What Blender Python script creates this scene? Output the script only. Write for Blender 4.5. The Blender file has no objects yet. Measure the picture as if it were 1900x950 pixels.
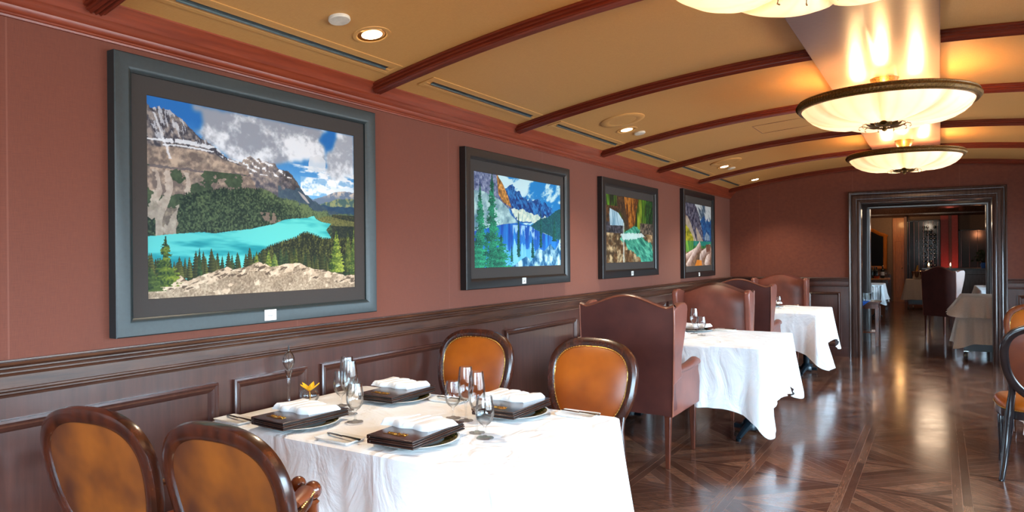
import bpy, math, random
import numpy as np
from mathutils import Vector, Matrix

random.seed(7)
PI = math.pi
SC = bpy.context.scene
COL = SC.collection
H_CAM = 1.45

# ------------------------------------------------------------------ materials
def lin(c):
    return tuple(((v / 255.0) / 12.92 if v / 255.0 <= 0.04045 else ((v / 255.0 + 0.055) / 1.055) ** 2.4) for v in c) + (1.0,)

class NT:
    def __init__(s, name):
        s.m = bpy.data.materials.new(name); s.m.use_nodes = True
        s.t = s.m.node_tree; s.b = s.t.nodes['Principled BSDF']; s.o = s.t.nodes['Material Output']
        s.tc = None
    def n(s, kind, **kw):
        nd = s.t.nodes.new(kind)
        for k, v in kw.items():
            if k in nd.inputs: nd.inputs[k].default_value = v
            else: setattr(nd, k, v)
        return nd
    def l(s, a, b): s.t.links.new(a, b)
    def co(s, scale=(1, 1, 1), kind='Object'):
        if s.tc is None: s.tc = s.n('ShaderNodeTexCoord')
        mp = s.n('ShaderNodeMapping'); mp.inputs['Scale'].default_value = scale
        s.l(s.tc.outputs[kind], mp.inputs['Vector']); return mp.outputs[0]
    def noise(s, vec, scale=5, detail=4, rough=0.55):
        nd = s.n('ShaderNodeTexNoise'); nd.inputs['Scale'].default_value = scale
        nd.inputs['Detail'].default_value = detail; nd.inputs['Roughness'].default_value = rough
        s.l(vec, nd.inputs['Vector']); return nd.outputs[0]
    def ramp(s, fac, stops):
        nd = s.n('ShaderNodeValToRGB'); e = nd.color_ramp.elements
        while len(e) < len(stops): e.new(0.5)
        for k, (p, c) in enumerate(stops): e[k].position = p; e[k].color = c
        s.l(fac, nd.inputs[0]); return nd.outputs[0]
    def math(s, op, a, b=None, clamp=False):
        nd = s.n('ShaderNodeMath', operation=op, use_clamp=clamp)
        for k, v in enumerate((a, b)):
            if v is None: continue
            if isinstance(v, (int, float)): nd.inputs[k].default_value = v
            else: s.l(v, nd.inputs[k])
        return nd.outputs[0]
    def mix(s, fac, a, b):
        nd = s.n('ShaderNodeMix', data_type='RGBA')
        for k, v in ((0, fac), (6, a), (7, b)):
            if isinstance(v, (int, float, tuple)): nd.inputs[k].default_value = v
            else: s.l(v, nd.inputs[k])
        return nd.outputs[2]
    def bump(s, h, strength=0.3, dist=0.002):
        nd = s.n('ShaderNodeBump'); nd.inputs['Strength'].default_value = strength; nd.inputs['Distance'].default_value = dist
        s.l(h, nd.inputs['Height']); s.l(nd.outputs[0], s.b.inputs['Normal'])
    def set(s, **kw):
        for k, v in kw.items():
            s.b.inputs[k.replace('_', ' ')].default_value = v
        return s

def plain(name, c, rough=0.5, metal=0.0, var=0.12, scale=30, **kw):
    t = NT(name); c = lin(c)
    v = t.noise(t.co(), scale, 3)
    d = tuple(x * (1 - var) for x in c[:3]) + (1,); u = tuple(min(1, x * (1 + var)) for x in c[:3]) + (1,)
    t.l(t.ramp(v, [(0.3, d), (0.7, u)]), t.b.inputs['Base Color'])
    t.set(Roughness=rough, Metallic=metal)
    for k, x in kw.items(): t.b.inputs[k.replace('_', ' ')].default_value = x
    return t.m

def wood(name, dark, light, rough=0.3, stretch=(18, 18, 1.6), coat=0.3, bump=0.15, wear=None):
    t = NT(name)
    v = t.noise(t.co(stretch), 3.0, 6, 0.65)
    colr = t.ramp(v, [(0.32, lin(dark)), (0.72, lin(light))])
    if wear:
        sc = t.noise(t.co((1, 7, 1.5)), 46, 6, 0.8); big = t.noise(t.co(), 9, 3, 0.6)
        fac = t.math('MULTIPLY', t.ramp(sc, [(0.60, (0, 0, 0, 1)), (0.70, (1, 1, 1, 1))]), t.ramp(big, [(0.48, (0, 0, 0, 1)), (0.62, (1, 1, 1, 1))]))
        colr = t.mix(t.math('MULTIPLY', fac, 0.7), colr, lin(wear))
    t.l(colr, t.b.inputs['Base Color'])
    t.set(Roughness=rough); t.b.inputs['Coat Weight'].default_value = coat; t.b.inputs['Coat Roughness'].default_value = 0.12
    t.bump(v, bump, 0.001)
    return t.m

def leather(name, a, b, rough=0.35, scale=5, coat=0.0):
    t = NT(name)
    v = t.noise(t.co(), scale, 3, 0.5)
    t.l(t.ramp(v, [(0.3, lin(a)), (0.68, lin(b))]), t.b.inputs['Base Color'])
    t.set(Roughness=rough)
    t.b.inputs['Coat Weight'].default_value = coat; t.b.inputs['Coat Roughness'].default_value = 0.2
    vo = t.n('ShaderNodeTexVoronoi'); vo.inputs['Scale'].default_value = 260
    t.l(t.co(), vo.inputs['Vector']); t.bump(vo.outputs[0], 0.08, 0.0006)
    return t.m

M = {}
def fabric_wall():
    t = NT('wall_fabric')
    a = t.noise(t.co((1, 40, 1.2)), 22, 3); b = t.noise(t.co((1, 1.2, 60)), 22, 3); c = t.noise(t.co(), 1.2, 2)
    s = t.math('ADD', t.math('MULTIPLY', a, 0.5), t.math('MULTIPLY', b, 0.5))
    col = t.ramp(s, [(0.3, lin((97, 43, 25))), (0.7, lin((123, 60, 36)))])
    col = t.mix(t.math('MULTIPLY', c, 0.25), col, lin((80, 36, 30)))
    # seams of the fabric lengths
    sx = t.n('ShaderNodeSeparateXYZ'); t.l(t.co(), sx.inputs[0])
    ys = t.math('ADD', sx.outputs[1], sx.outputs[0])
    seam = t.math('LESS_THAN', t.math('ABSOLUTE', t.math('SUBTRACT', t.math('FRACT', t.math('MULTIPLY', t.math('ADD', ys, 1.0), 0.8)), 0.5)), 0.0022)
    col = t.mix(t.math('MULTIPLY', seam, 0.22), col, lin((160, 105, 90)))
    t.l(col, t.b.inputs['Base Color'])
    t.set(Roughness=0.75); t.b.inputs['Sheen Weight'].default_value = 0.15
    t.bump(s, 0.25, 0.0012)
    return t.m

def floor_mat():
    t = NT('parquet_floor')
    P = 0.6; B = 0.10
    sx = t.n('ShaderNodeSeparateXYZ'); t.l(t.co(), sx.inputs[0]); x, y = sx.outputs[0], sx.outputs[1]
    fx = t.math('FRACT', t.math('DIVIDE', t.math('ADD', x, 60.55), P)); fy = t.math('FRACT', t.math('DIVIDE', t.math('ADD', y, 60.1), P))
    cx = t.math('FLOOR', t.math('DIVIDE', t.math('ADD', x, 60.55), P)); cy = t.math('FLOOR', t.math('DIVIDE', t.math('ADD', y, 60.1), P))
    bx = t.math('LESS_THAN', fx, B / P); by = t.math('LESS_THAN', fy, B / P)
    par = t.math('MODULO', t.math('ADD', cx, cy), 2.0)
    # diagonal boards inside each cell, the direction alternating
    sgn = t.math('SUBTRACT', t.math('MULTIPLY', par, 2.0), 1.0)
    dg = t.math('ADD', x, t.math('MULTIPLY', y, sgn)); dl = t.math('SUBTRACT', x, t.math('MULTIPLY', y, sgn))
    bw = 0.098
    dk = t.math('DIVIDE', t.math('ADD', dg, 80.0), bw)
    di = t.math('FLOOR', dk); df = t.math('FRACT', dk)
    def wn(a, b, c):
        cb = t.n('ShaderNodeCombineXYZ')
        for k, v in enumerate((a, b, c)):
            if isinstance(v, (int, float)): cb.inputs[k].default_value = v
            else: t.l(v, cb.inputs[k])
        w = t.n('ShaderNodeTexWhiteNoise'); t.l(cb.outputs[0], w.inputs['Vector']); return w.outputs['Value']
    r_diag = wn(di, t.math('ADD', cx, t.math('MULTIPLY', cy, 17.0)), 3.0)
    strip = t.math('DIVIDE', t.math('MULTIPLY', fx, P), 0.05); stripy = t.math('DIVIDE', t.math('MULTIPLY', fy, P), 0.05)
    r_bx = wn(t.math('FLOOR', strip), cy, t.math('ADD', cx, 40.0)); r_by = wn(t.math('FLOOR', stripy), cx, t.math('ADD', cy, 90.0))
    def grain(sc, rot):
        mp = t.n('ShaderNodeMapping'); mp.inputs['Scale'].default_value = sc; mp.inputs['Rotation'].default_value = (0, 0, rot)
        t.l(t.tc.outputs['Object'], mp.inputs['Vector']); return t.noise(mp.outputs[0], 7, 5, 0.7)
    g1 = grain((1.5, 22, 1), PI / 4); g2 = grain((1.5, 22, 1), -PI / 4); g3 = grain((22, 1.5, 1), 0); g4 = grain((1.5, 22, 1), 0)
    def sel(f, a, b): return t.math('ADD', t.math('MULTIPLY', a, t.math('SUBTRACT', 1.0, f)), t.math('MULTIPLY', b, f))
    g = sel(par, g1, g2); g = sel(by, g, g4); g = sel(bx, g, g3)
    r = sel(by, r_diag, r_by); r = sel(bx, r, r_bx)
    v = t.math('ADD', t.math('MULTIPLY', g, 0.74), t.math('MULTIPLY', r, 0.26))
    col = t.ramp(v, [(0.25, lin((54, 30, 22))), (0.5, lin((92, 56, 42))), (0.75, lin((136, 92, 68)))])
    # gaps
    def gap(f, w): return t.math('LESS_THAN', t.math('MINIMUM', f, t.math('SUBTRACT', 1.0, f)), w)
    gd = t.math('MULTIPLY', gap(df, 0.012), t.math('MULTIPLY', t.math('SUBTRACT', 1.0, bx), t.math('SUBTRACT', 1.0, by)))
    gs = t.math('MULTIPLY', gap(t.math('FRACT', strip), 0.03), bx); gy = t.math('MULTIPLY', gap(t.math('FRACT', stripy), 0.03), t.math('MULTIPLY', by, t.math('SUBTRACT', 1.0, bx)))
    gaps = t.math('MAXIMUM', gd, t.math('MAXIMUM', gs, gy))
    col = t.mix(t.math('MULTIPLY', gaps, 0.55), col, lin((150, 118, 100)))
    # scuffs in the polish
    sc = t.noise(t.co((1, 1, 1)), 3.2, 8, 0.72); fine = t.noise(t.co((3, 60, 1)), 9, 4, 0.7)
    col = t.mix(t.ramp(t.math('MULTIPLY', sc, fine), [(0.30, (0, 0, 0, 1)), (0.42, (0.35, 0.35, 0.35, 1))]), col, lin((150, 124, 110)))
    t.l(col, t.b.inputs['Base Color'])
    rg = t.ramp(sc, [(0.3, (0.11, 0.11, 0.11, 1)), (0.7, (0.21, 0.21, 0.21, 1))]); t.l(rg, t.b.inputs['Roughness'])
    t.b.inputs['Specular IOR Level'].default_value = 0.6
    h = t.math('SUBTRACT', t.math('ADD', t.math('MULTIPLY', g, 0.25), t.math('MULTIPLY', sc, 0.8)), t.math('MULTIPLY', gaps, 0.4))
    t.bump(h, 0.16, 0.0013)
    return t.m

def glass(name, tint=(1, 1, 1, 1), rough=0.0):
    """thin blown glass: see-through face-on, bright and slightly dark-edged towards the rim"""
    t = NT(name); t.t.nodes.remove(t.b)
    g = t.n('ShaderNodeBsdfGlossy'); g.inputs['Roughness'].default_value = 0.02
    tr = t.n('ShaderNodeBsdfTransparent'); lw = t.n('ShaderNodeLayerWeight', Blend=0.35)
    t.l(t.ramp(lw.outputs['Facing'], [(0.0, (.97, .975, .975, 1)), (0.8, (.92, .93, .935, 1)), (1.0, (.88, .89, .90, 1))]), tr.inputs['Color'])
    fr = t.n('ShaderNodeFresnel', IOR=1.28); mx = t.n('ShaderNodeMixShader')
    t.l(t.math('ADD', t.math('MULTIPLY', fr.outputs[0], 0.62), 0.035, True), mx.inputs[0]); t.l(tr.outputs[0], mx.inputs[1]); t.l(g.outputs[0], mx.inputs[2]); t.l(mx.outputs[0], t.o.inputs[0]); return t.m

def pane(name, ior=1.45):
    t = NT(name); t.t.nodes.remove(t.b)
    g = t.n('ShaderNodeBsdfGlossy'); g.inputs['Roughness'].default_value = 0.02
    tr = t.n('ShaderNodeBsdfTransparent'); fr = t.n('ShaderNodeFresnel', IOR=ior); mx = t.n('ShaderNodeMixShader')
    t.l(fr.outputs[0], mx.inputs[0]); t.l(tr.outputs[0], mx.inputs[1]); t.l(g.outputs[0], mx.inputs[2]); t.l(mx.outputs[0], t.o.inputs[0]); return t.m

def emit(name, c, strength):
    t = NT(name); t.set(Roughness=0.5)
    t.b.inputs['Base Color'].default_value = lin(c); t.b.inputs['Emission Color'].default_value = lin(c); t.b.inputs['Emission Strength'].default_value = strength
    return t.m

def vcol(name, rough=0.35, spec=0.4):
    t = NT(name); a = t.n('ShaderNodeVertexColor', layer_name='Col'); t.l(a.outputs[0], t.b.inputs['Base Color'])
    t.set(Roughness=rough); t.b.inputs['Specular IOR Level'].default_value = spec; return t.m

M['wall'] = fabric_wall()
M['floor'] = floor_mat()
M['panel'] = wood('mahogany_panelling', (62, 34, 27), (80, 45, 36), 0.3, (14, 14, 1.2), 0.35, 0.04)
M['panelh'] = wood('mahogany_rail', (48, 25, 18), (86, 52, 36), 0.3, (14, 1.2, 14), 0.3, 0.1)
M['crown'] = wood('crown_wood', (112, 42, 22), (142, 61, 34), 0.4, (14, 1.0, 14), 0.15, 0.05)
M['beam'] = wood('beam_wood', (84, 24, 10), (112, 40, 20), 0.36, (1.0, 14, 14), 0.2, 0.05)
M['casing'] = wood('door_casing', (56, 38, 34), (86, 62, 54), 0.25, (14, 14, 1.2), 0.3, 0.06)
M['jamb'] = wood('dark_jamb', (30, 18, 14), (46, 28, 22), 0.3, (14, 14, 1.2), 0.3, 0.06)
t = NT('ceiling_vinyl')
a = t.noise(t.co((40, 1.5, 1)), 25, 2); b = t.noise(t.co((1.5, 40, 1)), 25, 2)
s_ = t.math('ADD', t.math('MULTIPLY', a, 0.5), t.math('MULTIPLY', b, 0.5))
t.l(t.ramp(s_, [(0.3, lin((184, 134, 74))), (0.7, lin((204, 154, 90)))]), t.b.inputs['Base Color']); t.set(Roughness=0.6); t.bump(s_, 0.1, 0.001)
M['ceil'] = t.m
t = NT('satin_soffit')
a = t.noise(t.co((2, 60, 1)), 12, 3)
t.l(t.ramp(a, [(0.3, lin((118, 82, 74))), (0.7, lin((140, 100, 90)))]), t.b.inputs['Base Color']); t.set(Roughness=0.34, Metallic=0.35); t.b.inputs['Anisotropic'].default_value = 0.5
M['soffit'] = t.m
M['wood'] = wood('chair_wood', (30, 11, 6), (80, 33, 15), 0.26, (10, 10, 2.5), 0.45, 0.12, wear=(128, 76, 44))
M['wood_red'] = wood('polished_red_wood', (76, 30, 14), (128, 62, 30), 0.25, (10, 10, 2.5), 0.45, 0.1, wear=(160, 104, 66))
M['wood_black'] = wood('black_chair_wood', (26, 20, 22), (46, 36, 36), 0.22, (10, 10, 2.5), 0.5, 0.05)
M['tan'] = leather('tan_leather', (130, 60, 12), (180, 93, 20), 0.34, 4)
M['tan_shade'] = leather('mottled_tan_in_shade', (72, 34, 18), (142, 76, 22), 0.42, 5)  # mottled back leather, with the shade on the chair backs darkened into its colour
M['red_tan'] = leather('red_brown_leather', (104, 48, 28), (134, 66, 34), 0.4, 5)
M['brown'] = leather('brown_wing_leather', (104, 56, 46), (134, 76, 62), 0.34, 5)
M['brown_dark'] = leather('dark_wing_leather', (80, 42, 38), (104, 56, 48), 0.36, 5)
M['piping'] = leather('piping_leather', (120, 64, 48), (160, 92, 66), 0.3, 5)
M['brass'] = plain('brass_nails', (206, 160, 86), 0.28, 1.0)
M['legwood'] = wood('tapered_leg_wood', (70, 32, 22), (116, 60, 42), 0.3, (10, 10, 2), 0.3, 0.05)
t = NT('white_linen')
v = t.noise(t.co(), 4.5, 4, 0.55); wv = t.noise(t.co((90, 90, 90)), 12, 2)
t.l(t.ramp(wv, [(0.3, lin((238, 239, 242))), (0.7, lin((250, 250, 252)))]), t.b.inputs['Base Color']); t.set(Roughness=0.8); t.b.inputs['Sheen Weight'].default_value = 0.1
mp = t.n('ShaderNodeTexNoise'); mp.inputs['Scale'].default_value = 5.0; mp.inputs['Detail'].default_value = 5; mp.inputs['Distortion'].default_value = 1.2; t.l(t.co((1, 1, 0.6)), mp.inputs['Vector'])
t.bump(mp.outputs[0], 0.8, 0.03)
M['linen'] = t.m
M['linen_flat'] = plain('napkin_linen', (238, 238, 240), 0.8, 0, 0.02, 80)
M['cream_linen'] = plain('cream_linen', (190, 168, 150), 0.85, 0, 0.05, 60)
M['glass'] = glass('clear_glass')
M['pane'] = pane('window_pane'); M['cabinet_glass'] = pane('antiglare_glass', 1.06)
M['white'] = plain('white_china', (236, 234, 230), 0.15, 0, 0.02, 10)
M['menu'] = leather('menu_leather', (46, 28, 24), (66, 42, 34), 0.22, 12, 0.2)
M['gold'] = plain('gold_foil', (196, 140, 60), 0.35, 1.0)
M['steel'] = plain('steel', (200, 198, 196), 0.18, 1.0)
M['blade'] = plain('knife_steel', (96, 84, 76), 0.2, 1.0)
M['iron'] = plain('black_iron', (22, 34, 42), 0.3, 0.3)
M['black'] = plain('black', (12, 12, 14), 0.4)
M['alu'] = plain('aluminium_edge', (150, 170, 172), 0.35, 0.9)
M['bronze'] = wood('cast_bronze', (70, 42, 18), (150, 112, 50), 0.4, (40, 40, 40), 0.1, 0.8)
M['bronze'].node_tree.nodes['Principled BSDF'].inputs['Metallic'].default_value = 0.55
M['offwhite'] = plain('offwhite_plastic', (206, 200, 188), 0.5)
M['petal'] = plain('orchid_petal', (250, 176, 20), 0.5, 0, 0.15, 60, Emission_Strength=0.0)
M['lip'] = plain('orchid_lip', (170, 60, 30), 0.5)
M['blue'] = plain('blue_cloth', (10, 84, 168), 0.7)
M['amber'] = wood('amber_door_wood', (150, 84, 20), (190, 110, 34), 0.4, (10, 10, 1.5), 0.2, 0.05)
M['redwall'] = plain('red_column_paint', (160, 62, 56), 0.5)
M['greywall'] = plain('plum_wall_paint', (104, 76, 76), 0.6)
M['farwall'] = plain('far_wall_paint', (120, 92, 70), 0.6)
M['mirror'] = plain('mirror_glass', (150, 160, 170), 0.05, 1.0, 0.02)
M['bottle'] = plain('dark_bottle_glass', (30, 34, 28), 0.1, 0)
M['flame'] = emit('candle_flame', (255, 190, 130), 12)
M['downlight'] = emit('lamp_lens', (255, 232, 190), 14)
M['bluish_frame'] = plain('black_stained_frame', (30, 40, 42), 0.38, 0, 0.15, 60)
M['frame_dark'] = plain('ebony_frame', (24, 22, 22), 0.35, 0, 0.15, 60)
M['mat'] = plain('charcoal_mat', (52, 45, 42), 0.85, 0, 0.04, 80)
M['print'] = vcol('landscape_print', .55, .2)
M['rubber'] = plain('caster_rubber', (60, 50, 40), 0.5)

# bowl of the pendant lamps: lit alabaster glass, flutes a little pinker
t = NT('lit_alabaster')
v = t.noise(t.co(), 3, 3)
colr = t.ramp(v, [(0.3, lin((255, 236, 208))), (0.7, lin((255, 246, 228)))])
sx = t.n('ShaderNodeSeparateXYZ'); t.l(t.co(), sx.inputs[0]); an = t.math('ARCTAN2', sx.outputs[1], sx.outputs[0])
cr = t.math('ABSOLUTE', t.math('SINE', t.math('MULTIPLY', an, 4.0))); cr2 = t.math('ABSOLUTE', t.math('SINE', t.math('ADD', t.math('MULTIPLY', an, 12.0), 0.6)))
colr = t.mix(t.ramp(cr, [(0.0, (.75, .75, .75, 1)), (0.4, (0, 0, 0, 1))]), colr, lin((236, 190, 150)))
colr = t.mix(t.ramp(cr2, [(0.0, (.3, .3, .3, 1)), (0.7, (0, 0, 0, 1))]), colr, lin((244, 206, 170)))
t.l(colr, t.b.inputs['Base Color']); t.l(colr, t.b.inputs['Emission Color']); t.b.inputs['Emission Strength'].default_value = 0.14
t.set(Roughness=0.3)
tl = t.n('ShaderNodeBsdfTranslucent'); t.l(colr, tl.inputs['Color']); mx = t.n('ShaderNodeMixShader'); mx.inputs[0].default_value = .20
t.l(t.b.outputs[0], mx.inputs[1]); t.l(tl.outputs[0], mx.inputs[2]); t.l(mx.outputs[0], t.o.inputs[0])
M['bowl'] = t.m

# ------------------------------------------------------------------ geometry helpers
class MB:
    def __init__(s): s.v = []; s.f = []; s.fl = []
    def add(s, vs, fs, smooth=True):
        o = len(s.v); s.v += [tuple(p) for p in vs]; s.f += [tuple(i + o for i in f) for f in fs]; s.fl += [smooth] * len(fs); return s
    def box(s, c, d, rz=0.0, rx=0.0):
        hx, hy, hz = d[0] / 2, d[1] / 2, d[2] / 2
        R = Matrix.Rotation(rz, 3, 'Z') @ Matrix.Rotation(rx, 3, 'X'); c = Vector(c)
        vs = [c + R @ Vector((sx * hx, sy * hy, sz * hz)) for sz in (-1, 1) for sy in (-1, 1) for sx in (-1, 1)]
        return s.add(vs, [(0, 2, 3, 1), (4, 5, 7, 6), (0, 1, 5, 4), (2, 6, 7, 3), (0, 4, 6, 2), (1, 3, 7, 5)], False)
    def bb(s, x0, x1, y0, y1, z0, z1): return s.box(((x0 + x1) / 2, (y0 + y1) / 2, (z0 + z1) / 2), (x1 - x0, y1 - y0, z1 - z0))
    def grid(s, rows, closed_u=False, closed_v=False, smooth=True, flip=False):
        nv = len(rows); nu = len(rows[0]); vs = [p for r in rows for p in r]; fs = []
        for j in range(nv - (0 if closed_v else 1)):
            for i in range(nu - (0 if closed_u else 1)):
                a = j * nu + i; b = j * nu + (i + 1) % nu; c = ((j + 1) % nv) * nu + (i + 1) % nu; d = ((j + 1) % nv) * nu + i
                fs.append((a, d, c, b) if flip else (a, b, c, d))
        return s.add(vs, fs, smooth)
    def lathe(s, prof, c=(0, 0, 0), n=32, flute=None, cap=False):
        rows = []
        for r, z in prof:
            rows.append([(c[0] + r * (flute(2 * PI * k / n, r, z) if flute else 1) * math.cos(2 * PI * k / n), c[1] + r * (flute(2 * PI * k / n, r, z) if flute else 1) * math.sin(2 * PI * k / n), c[2] + z) for k in range(n)])
        s.grid(rows, closed_u=True)
        if cap:
            o = len(s.v); s.v += rows[0] + rows[-1]; s.f += [tuple(o + k for k in range(n))[::-1], tuple(o + n + k for k in range(n))]; s.fl += [False, False]
        return s
    def tube(s, pts, rad, n=10, closed=False, ell=(1, 1), up=Vector((0, 0, 1)), cap=True):
        pts = [Vector(p) for p in pts]; m = len(pts); rows = []
        for i, p in enumerate(pts):
            a = pts[(i - 1) % m] if (closed or i) else p; b = pts[(i + 1) % m] if (closed or i < m - 1) else p
            d = (b - a).normalized(); u = up if abs(d.dot(up)) < 0.98 else Vector((0, 1, 0))
            x = d.cross(u).normalized(); y = x.cross(d).normalized()
            r = rad[i] if isinstance(rad, (list, tuple)) else rad
            rows.append([p + x * (r * ell[0] * math.cos(2 * PI * k / n)) + y * (r * ell[1] * math.sin(2 * PI * k / n)) for k in range(n)])
        s.grid(rows, closed_u=True, closed_v=closed, flip=True)
        if not closed and cap:
            o = len(s.v); s.v += [tuple(q) for q in rows[0] + rows[-1]]; s.f += [tuple(o + k for k in range(n)), tuple(o + n + k for k in range(n))[::-1]]; s.fl += [False, False]
        return s
    def ball(s, c, r, n=12, sz=1.0):
        prof = [(max(1e-4, r * math.sin(PI * k / (n // 2 + 2))), -r * sz * math.cos(PI * k / (n // 2 + 2))) for k in range(n // 2 + 3)]
        return s.lathe(prof, c, n)
    def prism(s, poly, z0, z1, fn=lambda x, y, z: (x, y, z)):
        n = len(poly); vs = [fn(x, y, z0) for x, y in poly] + [fn(x, y, z1) for x, y in poly]
        return s.add(vs, [tuple(range(n))[::-1], tuple(range(n, 2 * n))] + [(i, (i + 1) % n, n + (i + 1) % n, n + i) for i in range(n)], False)
    def mirrored_path(s, prof, path, fn, closed=False, smooth=False, flip=False):
        """sweep prof (offset to the left of path, height) along a mitred 2D path; fn maps (u,v,h) to space"""
        m = len(path); rows = []
        for k, (pa, ph) in enumerate(prof):
            row = []
            for i, p in enumerate(path):
                p = Vector(p)
                e1 = (p - Vector(path[(i - 1) % m])) if (closed or i) else None
                e2 = (Vector(path[(i + 1) % m]) - p) if (closed or i < m - 1) else None
                n1 = Vector((-e1.y, e1.x)).normalized() if e1 else None; n2 = Vector((-e2.y, e2.x)).normalized() if e2 else None
                if n1 is None: nn = n2
                elif n2 is None: nn = n1
                else:
                    nn = n1 + n2; nn = nn / max(0.2, nn.dot(n1))
                q = p + nn * pa; row.append(fn(q.x, q.y, ph))
            rows.append(row)
        return s.grid(rows, closed_u=closed, smooth=smooth, flip=flip)
    def build(s, name, mat, parent=None, bevel=0, subsurf=0, seg=2, angle=40, fix=True):
        me = bpy.data.meshes.new(name); me.from_pydata([tuple(v) for v in s.v], [], s.f)
        me.polygons.foreach_set('use_smooth', s.fl if not bevel and not subsurf else [True] * len(s.f))
        if fix:
            import bmesh
            bm = bmesh.new(); bm.from_mesh(me); bmesh.ops.remove_doubles(bm, verts=bm.verts, dist=1e-5)
            bmesh.ops.recalc_face_normals(bm, faces=bm.faces); bm.to_mesh(me); bm.free()
        me.update()
        try: me.set_sharp_from_angle(angle=math.radians(angle))
        except Exception: pass
        me.materials.append(M[mat] if isinstance(mat, str) else mat)
        o = bpy.data.objects.new(name, me); COL.objects.link(o)
        if bevel:
            b = o.modifiers.new('b', 'BEVEL'); b.width = bevel; b.segments = seg; b.limit_method = 'ANGLE'; b.angle_limit = math.radians(35)
        if subsurf:
            b = o.modifiers.new('s', 'SUBSURF'); b.levels = subsurf; b.render_levels = subsurf
        if parent: o.parent = parent
        return o

def tag(o, label, cat, group=None, kind=None):
    if label: o['label'] = label
    if cat: o['category'] = cat
    if group: o['group'] = group
    if kind: o['kind'] = kind
    return o
def thing(name, label, cat, loc=(0, 0, 0), rz=0.0, group=None):
    o = bpy.data.objects.new(name, None); COL.objects.link(o); o.location = loc; o.rotation_euler = (0, 0, rz); o.empty_display_size = 0.1
    return tag(o, label, cat, group)
def struct(o): o['kind'] = 'structure'; return o
def dup(root, loc, rz=0.0, label=None, group=None, scale=None):
    def cp(o, par):
        c = o.copy(); COL.objects.link(c)
        if par: c.parent = par
        for ch in kids.get(o.name, []): cp(ch, c)
        return c
    kids = {}
    def walk(o):
        ks = [k for k in o.children]; kids[o.name] = ks
        for k in ks: walk(k)
    walk(root)
    r = cp(root, None); r.location = loc; r.rotation_euler = (0, 0, rz)
    if scale: r.scale = scale
    if label: r['label'] = label
    if group: r['group'] = group
    return r

# ------------------------------------------------------------------ dimensions of the room
XL, XR = -2.718, 2.10
YB, YW = 10.657, 10.80            # back wall, its far side
YF = -3.0
CX = -0.42
def zv(x): return 2.632 - (x - CX) ** 2 / 21.0

def ceiling():
    n = 40; rows = []
    for y in (YF, YB):
        rows.append([(XL + (XR - XL) * i / n, y, zv(XL + (XR - XL) * i / n)) for i in range(n + 1)])
    for y in (YB, YF):
        rows.append([(XL + (XR - XL) * i / n, y, zv(XL + (XR - XL) * i / n) + 0.12) for i in range(n + 1)])
    m = MB(); m.grid(rows, closed_v=True); struct(m.build('ceiling', 'ceil'))

def room():
    m = MB(); m.bb(-6, 5, YF, 25, -0.1, 0); struct(m.build('floor', 'floor'))
    m = MB(); m.bb(XL - 0.15, XL, YF, YB, 0, 2.9); struct(m.build('wall_left', 'wall'))
    # back wall with its doorway (and the arched top closed by the vault)
    DX0, DX1, DZ = -0.935, 0.567, 2.14
    m = MB(); m.bb(XL - 0.15, DX0, YB, YW, 0, 2.9); m.bb(DX1, XR + 0.2, YB, YW, 0, 2.9); m.bb(DX0, DX1, YB, YW, DZ, 2.9)
    struct(m.build('wall_back', 'wall'))
    m = MB(); m.bb(XL - 0.15, XR + 0.2, YF - 0.15, YF, 0, 0.8); m.bb(XL - 0.15, XR + 0.2, YF - 0.15, YF, 2.25, 2.9)
    m.bb(XL - 0.15, -1.9, YF - 0.15, YF, 0.8, 2.25); m.bb(1.4, XR + 0.2, YF - 0.15, YF, 0.8, 2.25); struct(m.build('wall_front', 'wall'))
    # right wall with five tall windows
    WZ0, WZ1 = 0.45, 2.15; wins = [(-2.6, -0.4), (0.0, 2.2), (2.6, 4.8), (5.2, 7.4), (7.8, 10.0)]
    m = MB(); m.bb(XR, XR + 0.2, YF, YB, 0, WZ0); m.bb(XR, XR + 0.2, YF, YB, WZ1, 2.9)
    ys = [YF] + [v for w in wins for v in w] + [YB]
    for k in range(0, len(ys), 2): m.bb(XR, XR + 0.2, ys[k], ys[k + 1], WZ0, WZ1)
    struct(m.build('wall_right', 'wall'))
    for k, (a, b) in enumerate(wins):
        m = MB()
        for z in (WZ0, WZ1 - 0.05): m.bb(XR + 0.03, XR + 0.09, a, b, z, z + 0.05)
        for y in (a, (a + b) / 2 - 0.025, b - 0.05): m.bb(XR + 0.03, XR + 0.09, y, y + 0.05, WZ0, WZ1)
        w = struct(m.build('window_%d' % (k + 1), 'casing'))
        g = MB(); g.bb(XR + 0.055, XR + 0.06, a, b, WZ0, WZ1); g.build('pane', 'pane', w)
    m = MB()
    for z in (0.8, 2.2): m.bb(-1.9, 1.4, YF - 0.1, YF - 0.05, z, z + 0.05)
    for x in (-1.9, -0.27, 1.35): m.bb(x, x + 0.05, YF - 0.1, YF - 0.05, 0.8, 2.25)
    w = struct(m.build('window_6', 'casing')); g = MB(); g.bb(-1.9, 1.4, YF - 0.08, YF - 0.075, 0.8, 2.25); g.build('pane', 'pane', w)

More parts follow.
